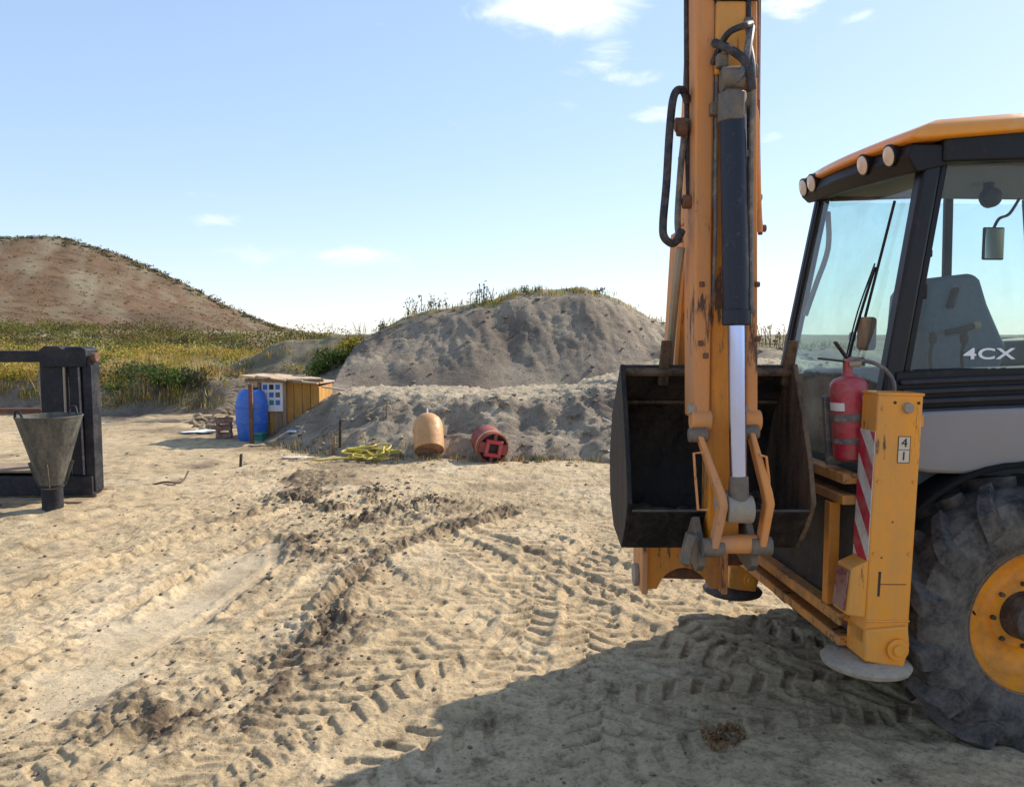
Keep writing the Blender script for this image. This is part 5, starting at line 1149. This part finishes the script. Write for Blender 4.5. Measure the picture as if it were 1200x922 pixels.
for i, (y0, w_) in enumerate(((FD - .42, .24), (FD + .02, .26), (FD + .40, .22))):
    pk = MB().rng(FX - 4.0, FX + .04 - .05 * i, y0, y0 + w_, .035, .075).build('timber_plank', 'wood', None, bevel=.004)
    pk['label'] = ['weathered plank at the very front below the steel rack', 'weathered plank under the front beam of the steel rack', 'weathered plank under the rear beam of the steel rack'][i]; pk['category'] = 'plank'; pk['group'] = 'planks under the steel rack'
hp = empty('concrete_hopper', Matrix.Translation((-5.44, 9.48, .0))); tag(hp, 'grey steel funnel hopper standing on its spout before the dark rack', 'hopper'); HI = hp.matrix_world.inverted()
hc = (-5.44, 9.48, 0)
MB().lathe([(.115, .30), (.355, 1.15), (.362, 1.15), (.362, 1.165), (.347, 1.165), (.343, 1.15), (.105, .31)], hc, (0, 0, 1), 40).build('cone', 'hopper', hp, HI, smooth=50)
MB().lathe([(.115, .045), (.115, .32), (.135, .32), (.135, .345), (.10, .345), (.10, .045)], hc, (0, 0, 1), 32, closed=True).build('spout', 'dark_steel', hp, HI, smooth=50)
MB().tube([(-5.70, 9.25, 1.14), (-5.68, 9.23, 1.23), (-5.61, 9.19, 1.23), (-5.57, 9.18, 1.14)], .014, 8, 4).build('lifting_lug', 'dark_steel', hp, HI)
MB().tube([(-5.40, 9.83, 1.14), (-5.38, 9.84, 1.23), (-5.31, 9.82, 1.23), (-5.28, 9.79, 1.14)], .014, 8, 4).build('lifting_lug', 'dark_steel', hp, HI)
for a in (20, 110, 200, 290):
    e = Vector((math.cos(rad(a)), math.sin(rad(a)), 0)); MB().bar(Vector(hc) + e * .122 + Vector((0, 0, .33)), Vector(hc) + e * .22 + Vector((0, 0, .62)), .012, .05).build('gusset', 'hopper', hp, HI, bevel=.003)

# ================================================================== SHED AND THINGS ROUND IT
SD = 16.2
s0 = W(306, 515, SD); zr = W(306, 452, SD).z
sh = empty('lean_to_shed', Matrix.Translation((-4.6, SD + .5, 0))); tag(sh, 'small ochre plywood lean-to shed with pale board roof dug into the berm', 'shed'); SI = sh.matrix_world.inverted()
def X_(px): return (px - 600) / 950 * SD * 1.0
zt = 1.14
xl, xm, xr = X_(303), X_(334), X_(373)
def sp(name, mb, m_, parent=sh, bevel=.006): return mb.build(name, m_, parent, SI, bevel=bevel)
nb = 4
for i in range(nb):
    a, b_ = xm + (xr - xm) * i / nb, xm + (xr - xm) * (i + 1) / nb - .012
    z1a = zt - .06 * i / nb
    sp('wall_board', MB().prism([(a, SD + .02, .2), (b_, SD + .02, .2), (b_, SD + .02, z1a), (a, SD + .02, z1a + .01)], (0, .025, 0), 'y'), 'ply')
sp('side_wall', MB().rng(xr - .03, xr, SD + .03, SD + 1.2, .2, 1.05), 'ply')
sp('rear_wall', MB().rng(xl, xr, SD + 1.2, SD + 1.23, 0, 1.05), 'ply')
for x in (xl, xm - .02): sp('post', MB().rng(x - .035, x + .035, SD - .03, SD + .05, 0, zt), 'wood')
sp('front_board', MB().rng(xl + .04, xm - .06, SD + .015, SD + .035, .05, .55), 'wood')
sp('front_board', MB().rng(xl + .20, xl + .27, SD - .01, SD + .012, .05, .60), 'ply')
for i in range(5):
    a = X_(285) + (X_(376) - X_(285)) * i / 5; b_ = X_(285) + (X_(376) - X_(285)) * (i + 1) / 5 - .015; za = 1.30 - .03 * i + .018 * (i % 2); dz = -.05
    sp('roof_board', MB().prism([(a, SD - .28 + .05 * (i % 2), za), (b_, SD - .28 + .05 * (i % 2), za + dz * .6), (b_, SD - .28 + .05 * (i % 2), za + dz * .6 - .03), (a, SD - .28 + .05 * (i % 2), za - .03)], (0, 1.6, -.04), 'y'), 'roofing', bevel=.004)
sp('roof_beam', MB().rng(X_(288), X_(380), SD - .10, SD - .03, 1.155, 1.22), 'wood')
# panel of pictures / bottle crate board
pn = sp('poster_board', MB().rng(xl + .06, xm - .05, SD - .035, SD - .01, .56, 1.13), 'label')
cols = ['blue', 'ink', 'blue', 'paleblue', 'blue', 'console', 'blue', 'green_crate', 'blue']
for r_ in range(3):
    for c_ in range(3):
        x0 = xl + .085 + c_ * .125; z0 = 1.0 - r_ * .155; sp('poster_patch', MB().rng(x0, x0 + .09, SD - .042, SD - .034, z0, z0 + .10), cols[r_ * 3 + c_], pn, bevel=.003)
# blue barrel with ribs
def barrel(px, base_py, D, r, h, m_, label, lean=0):
    p = G(px, base_py); T_ = Matrix.Translation((p.x, D, 0)) @ Matrix.Rotation(rad(lean), 4, 'Y'); b = empty('plastic_barrel', T_); tag(b, label, 'barrel')
    MB().lathe([(0, 0), (r * .80, 0), (r * .86, .02), (r * .93, h * .22), (r * 1.0, h * .40), (r, h * .62), (r * .94, h * .80), (r * .80, h * .93), (r * .60, h * .985), (r * .55, h), (0, h)], (0, 0, 0), (0, 0, 1), 36).build('drum', m_, b, smooth=60)
    for t in (.36, .66): MB().lathe([(r * .985, h * t - .02), (r * 1.035, h * t - .012), (r * 1.035, h * t + .012), (r * .985, h * t + .02)], (0, 0, 0), (0, 0, 1), 36).build('rib', m_, b, smooth=60)
    MB().cyl((r * .25, 0, h * .99), (r * .25, 0, h * 1.03), .05).build('bung', 'black', b)
    return b
barrel(291, 518, 16.0, .31, 1.02, 'blue', 'tall bulging blue plastic barrel at the left end of the ochre shed')
pst = MB().bar((X_(297) * .97, 15.50, -.02), (X_(296) * .97, 15.55, 1.14), .075, .06, up=(0, 1, 0)).build('timber_post', 'rusty', None, bevel=.006); tag(pst, 'dark brown timber post standing in front of the blue barrel', 'post')
def crate(c, sx, sy, sz, m_, label, rz=0):
    T_ = Matrix.Translation(c) @ Matrix.Rotation(rad(rz), 4, 'Z'); o = empty('slatted_crate', T_); tag(o, label, 'crate')
    for z in (.04, sz * .5, sz - .05):
        for y in (-sy / 2, sy / 2 - .015): MB().rng(-sx / 2, sx / 2, y, y + .015, z - .045, z + .045).build('slat', m_, o, bevel=.003)
        for x in (-sx / 2, sx / 2 - .015): MB().rng(x, x + .015, -sy / 2 + .016, sy / 2 - .016, z - .045, z + .045).build('slat', m_, o, bevel=.003)
    for x in (-1, 1):
        for y in (-1, 1): MB().rng(x * (sx / 2 - .03) - .02, x * (sx / 2 - .03) + .02, y * (sy / 2 - .035) - .015, y * (sy / 2 - .035) + .015, 0, sz).build('corner_post', m_, o, bevel=.003)
    MB().rng(-sx / 2 + .02, sx / 2 - .02, -sy / 2 + .02, sy / 2 - .02, .01, .03).build('base', m_, o)
crate(G(261, 513) + Vector((0, .1, .0)), .30, .30, .40, 'brick', 'brown slatted crate left of the blue barrel', 12)
crate(G(313, 514) + Vector((-.05, -.42, .0)), .26, .22, .20, 'green_crate', 'small teal crate on the ground before the blue barrel', -8)
def rag(px, py, D, z, sx, sy, m_, name, label, cat, seed, grp=None):
    p = W(px, py, D); n_ = 9; u = np.linspace(-1, 1, n_); U, V_ = np.meshgrid(u, u)
    ed = 1 - .25 * fbm(U * 1.7 + seed, V_ * 1.7, 2, seed); Xr = U * sx * ed; Yr = V_ * sy * ed; Zr = .35 * min(sx, sy) * (fbm(U * 1.6 + seed * 3.1, V_ * 1.6, 3, seed) + .35) * (1.1 - np.maximum(abs(U), abs(V_)) * .9) + .01
    o = grid_mesh(name, Xr, Yr, Zr, m_, None, None); o.location = (p.x, D, bz(p.x, D) + .005 if D < 17 else gz(p.x, D) + .005); sol = o.modifiers.new('thickness', 'SOLIDIFY'); sol.thickness = .006; tag(o, label, cat, grp); return o
rag(232, 504, 17.3, .03, .30, .22, 'paper', 'plastic_sheet', 'crumpled white sheet on the ground left of the shed', 'sheet', 3)
rag(344, 486, 15.5, .52, .13, .12, 'paleblue', 'plastic_bag', 'pale blue plastic bag lying below the shed wall on the berm', 'bag', 4)
rag(349, 480, 15.6, .60, .05, .05, 'paper', 'paper_scrap', 'tiny white paper scrap beside the pale blue bag', 'paper', 9)
rag(346, 540, 13.9, .04, .22, .12, 'sticker', 'paper_sheet', 'flat pale sheet on the ground at the foot of the berm', 'sheet', 5)
rag(714, 531, 13.2, .30, .03, .03, 'paper', 'paper_scrap', 'tiny white scrap on the berm beside the bucket', 'paper', 6)
# rubble heap left of the shed, stone by stone
mb = MB()
for i in range(60):
    px = RNG.uniform(226, 272); py = RNG.uniform(486, 507); p = G(px, py); rr = RNG.uniform(.03, .13); P_, F_ = LUMPS[RNG.integers(0, 8)]
    mb.add((P_ * np.array([rr, rr * .8, rr * .6]) + np.array([p.x, p.y, gz(p.x, p.y) + rr * .3 + (.15 * RNG.random() if px > 245 else 0)])).tolist(), F_)
o = mb.build('rubble_heap', 'clod', None, smooth=0); o['kind'] = 'stuff'; tag(o, 'low heap of stones and rubble left of the shed', 'rubble')
# board sticking out right of the roof
o = MB().bar((X_(378), SD - .1, 1.06), (X_(405), SD - .05, .99), .16, .025).build('loose_board', 'pale_steel', None, bevel=.004); tag(o, 'grey loose board lying on the berm right of the shed roof', 'board')

# ================================================================== DRILLING TOOLS, HOSE, STAKES
def aim(p, d, up=(0, 0, 1)):
    d = Vector(d).normalized(); q = d.to_track_quat('Z', 'Y'); return Matrix.Translation(p) @ q.to_matrix().to_4x4()
p = W(503, 519, 13.5); p.z = bz(p.x, p.y - .12) + .135; tk = empty('steel_tank', aim(p, (-.10, .60, .79)) @ Matrix.Diagonal((.92, .92, .92, 1))); tag(tk, 'tan domed cylinder with a pin on top lying open end down on the berm', 'cylinder')
MB().lathe([(.255, .0), (.275, .0), (.278, .02), (.278, .44), (.268, .54), (.235, .64), (.17, .71), (.08, .745), (0, .75)], (0, 0, 0), (0, 0, 1), 40).build('shell', 'tan', tk, smooth=60)
MB().lathe([(.256, .012), (.0, .030)], (0, 0, 0), (0, 0, 1), 40).build('end_plate', 'brick', tk)
MB().cyl((0, 0, .74), (0, 0, .90), .022, .016, 12).build('pin', 'white_sheet', tk)
MB().lathe([(.05, .74), (.05, .765), (.02, .77)], (0, 0, 0), (0, 0, 1), 20).build('collar', 'tan', tk)
p = W(578, 516, 13.05); p.z = max(gz(p.x, p.y), bz(p.x, p.y + .15)) + .225; dt = empty('drilling_tool', aim(p, (-.26, .93, .14)) @ Matrix.Scale(.84, 4)); tag(dt, 'red cylindrical drilling bucket on its side showing a square socket', 'drilling tool')
MB().lathe([(.275, .0), (.305, .0), (.305, .62), (.275, .62)], (0, 0, 0), (0, 0, 1), 40, closed=True).build('shell', 'tool_red', dt, smooth=50)
MB().lathe([(.295, .05), (.0, .05)], (0, 0, 0), (0, 0, 1), 40).build('back_plate', 'dark_steel', dt)
def sqring(s_, t_, z0, z1):
    mb = MB()
    for a in range(4):
        R_ = Matrix.Rotation(a * math.pi / 2, 4, 'Z'); q = MB(R_).rng(-s_, s_ - t_, s_ - t_, s_, z0, z1); mb.add([tuple(v) for v in q.v], q.f)
    return mb
sk_ = sqring(.165, .07, -.05, .05).build('square_socket', 'red', dt, bevel=.006); sk_.rotation_euler = (0, 0, rad(10)); sk_.location = (.0, .0, 0)
MB().box((0, 0, .04), (.18, .18, .012)).build('socket_floor', 'ink', sk_)
for a in (10, 190): 
    w = MB(Matrix.Rotation(rad(a), 4, 'Z')).rng(.15, .285, -.10, .10, -.03, .03).build('web', 'tool_red', dt, bevel=.006)
for a in (100, 280):
    w = MB(Matrix.Rotation(rad(a), 4, 'Z')).rng(.15, .285, -.03, .03, -.03, .03).build('web', 'tool_red', dt, bevel=.006)
MB().lathe([(.306, .10), (.318, .10), (.318, .16), (.306, .16)], (0, 0, 0), (0, 0, 1), 40).build('band', 'tan', dt)
# yellow hose, one rope in a loose pile
p = G(433, 540); pts_ = []
for i in range(60):
    a = i * .62; rr = .22 + .16 * math.sin(i * 1.7) + RNG.normal() * .05; pts_.append((p.x + math.cos(a) * rr * 1.25, p.y + .25 + math.sin(a) * rr * .9, gz(p.x, p.y) + .04 + .10 * (1 - i / 60) + .05 * RNG.random() + .05 * math.sin(a)))
pts_ += [(p.x - .5, p.y - .05, .05), (p.x - .8, p.y - .2, .04), (p.x - 1.0, p.y + .0, .04)]
o = MB().tube(pts_, .017, 6, 3).build('yellow_hose', 'yellow_hose', None); tag(o, 'yellow hose heaped in loose coils at the foot of the berm', 'hose')
for px, py, h_, m_, lb, w_ in ((398, 533, .52, 'chassis', 'dark thin iron stake by the yellow hose', .05), (390, 534, .34, 'wood', 'short pale wooden stake beside the dark iron stake', .055), (453, 528, .30, 'wood', 'low wooden peg right of the stakes on the berm', .03), (281, 545, .22, 'chassis', 'tiny dark peg in the yard before the shed', .04)):
    q = G(px, py); z = bz(q.x, q.y); o = MB().prism([(q.x - w_ / 2, q.y, z - .1), (q.x + w_ / 2, q.y, z - .1), (q.x + w_ / 2 + .02, q.y, z + h_ * .95), (q.x + .02, q.y, z + h_), (q.x - w_ / 2 + .02, q.y, z + h_ * .9)], (0, .04, 0), 'y').build('stake', m_, None, bevel=.003); tag(o, lb, 'stake')
# branch on the sand, sticks on the berm
def stick(pp, r, label, zf, name='dry_branch'):
    pts_ = []
    for px, py, dz in pp: q = G(px, py); pts_.append((q.x, q.y, zf(q.x, q.y) + dz))
    o = MB().tube(pts_, r, 6, 4).build(name, 'bark', None); tag(o, label, 'branch'); return o
stick([(176, 573, .015), (192, 572, .03), (206, 571, .03), (215, 567, .05), (221, 561, .10)], .014, 'dark dry branch with upturned end on the sand right of the rack', gz)
a_, b_ = W(706, 490, 14.0), W(722, 500, 13.9); o = MB().tube([a_, (a_ + b_) / 2 + Vector((0, 0, .02)), b_], .014, 6, 3).build('dry_branch', 'white_sheet', None); tag(o, 'pale thin stick on the berm slope left of the bucket', 'branch')
# clump of dried grass roots in the machine's shadow
q = G(855, 873); root = empty('grass_clump', Matrix.Translation((q.x, q.y, gz(q.x, q.y)))); tag(root, 'small clump of brown dried roots on the shaded ground near the wheel', 'grass clump'); inv = root.matrix_world.inverted()
P_, F_ = LUMPS[3]; MB().add([(q.x + v[0] * .07, q.y + v[1] * .05, gz(q.x, q.y) + .02 + v[2] * .03) for v in P_], F_).build('soil_ball', 'clod', root, inv)
push(bush_pts(q.x, q.y, gz(q.x, q.y) + .005, .10, .05, 240, .022), pal('rust', 240)); flush('roots', parent=root, inv=inv)
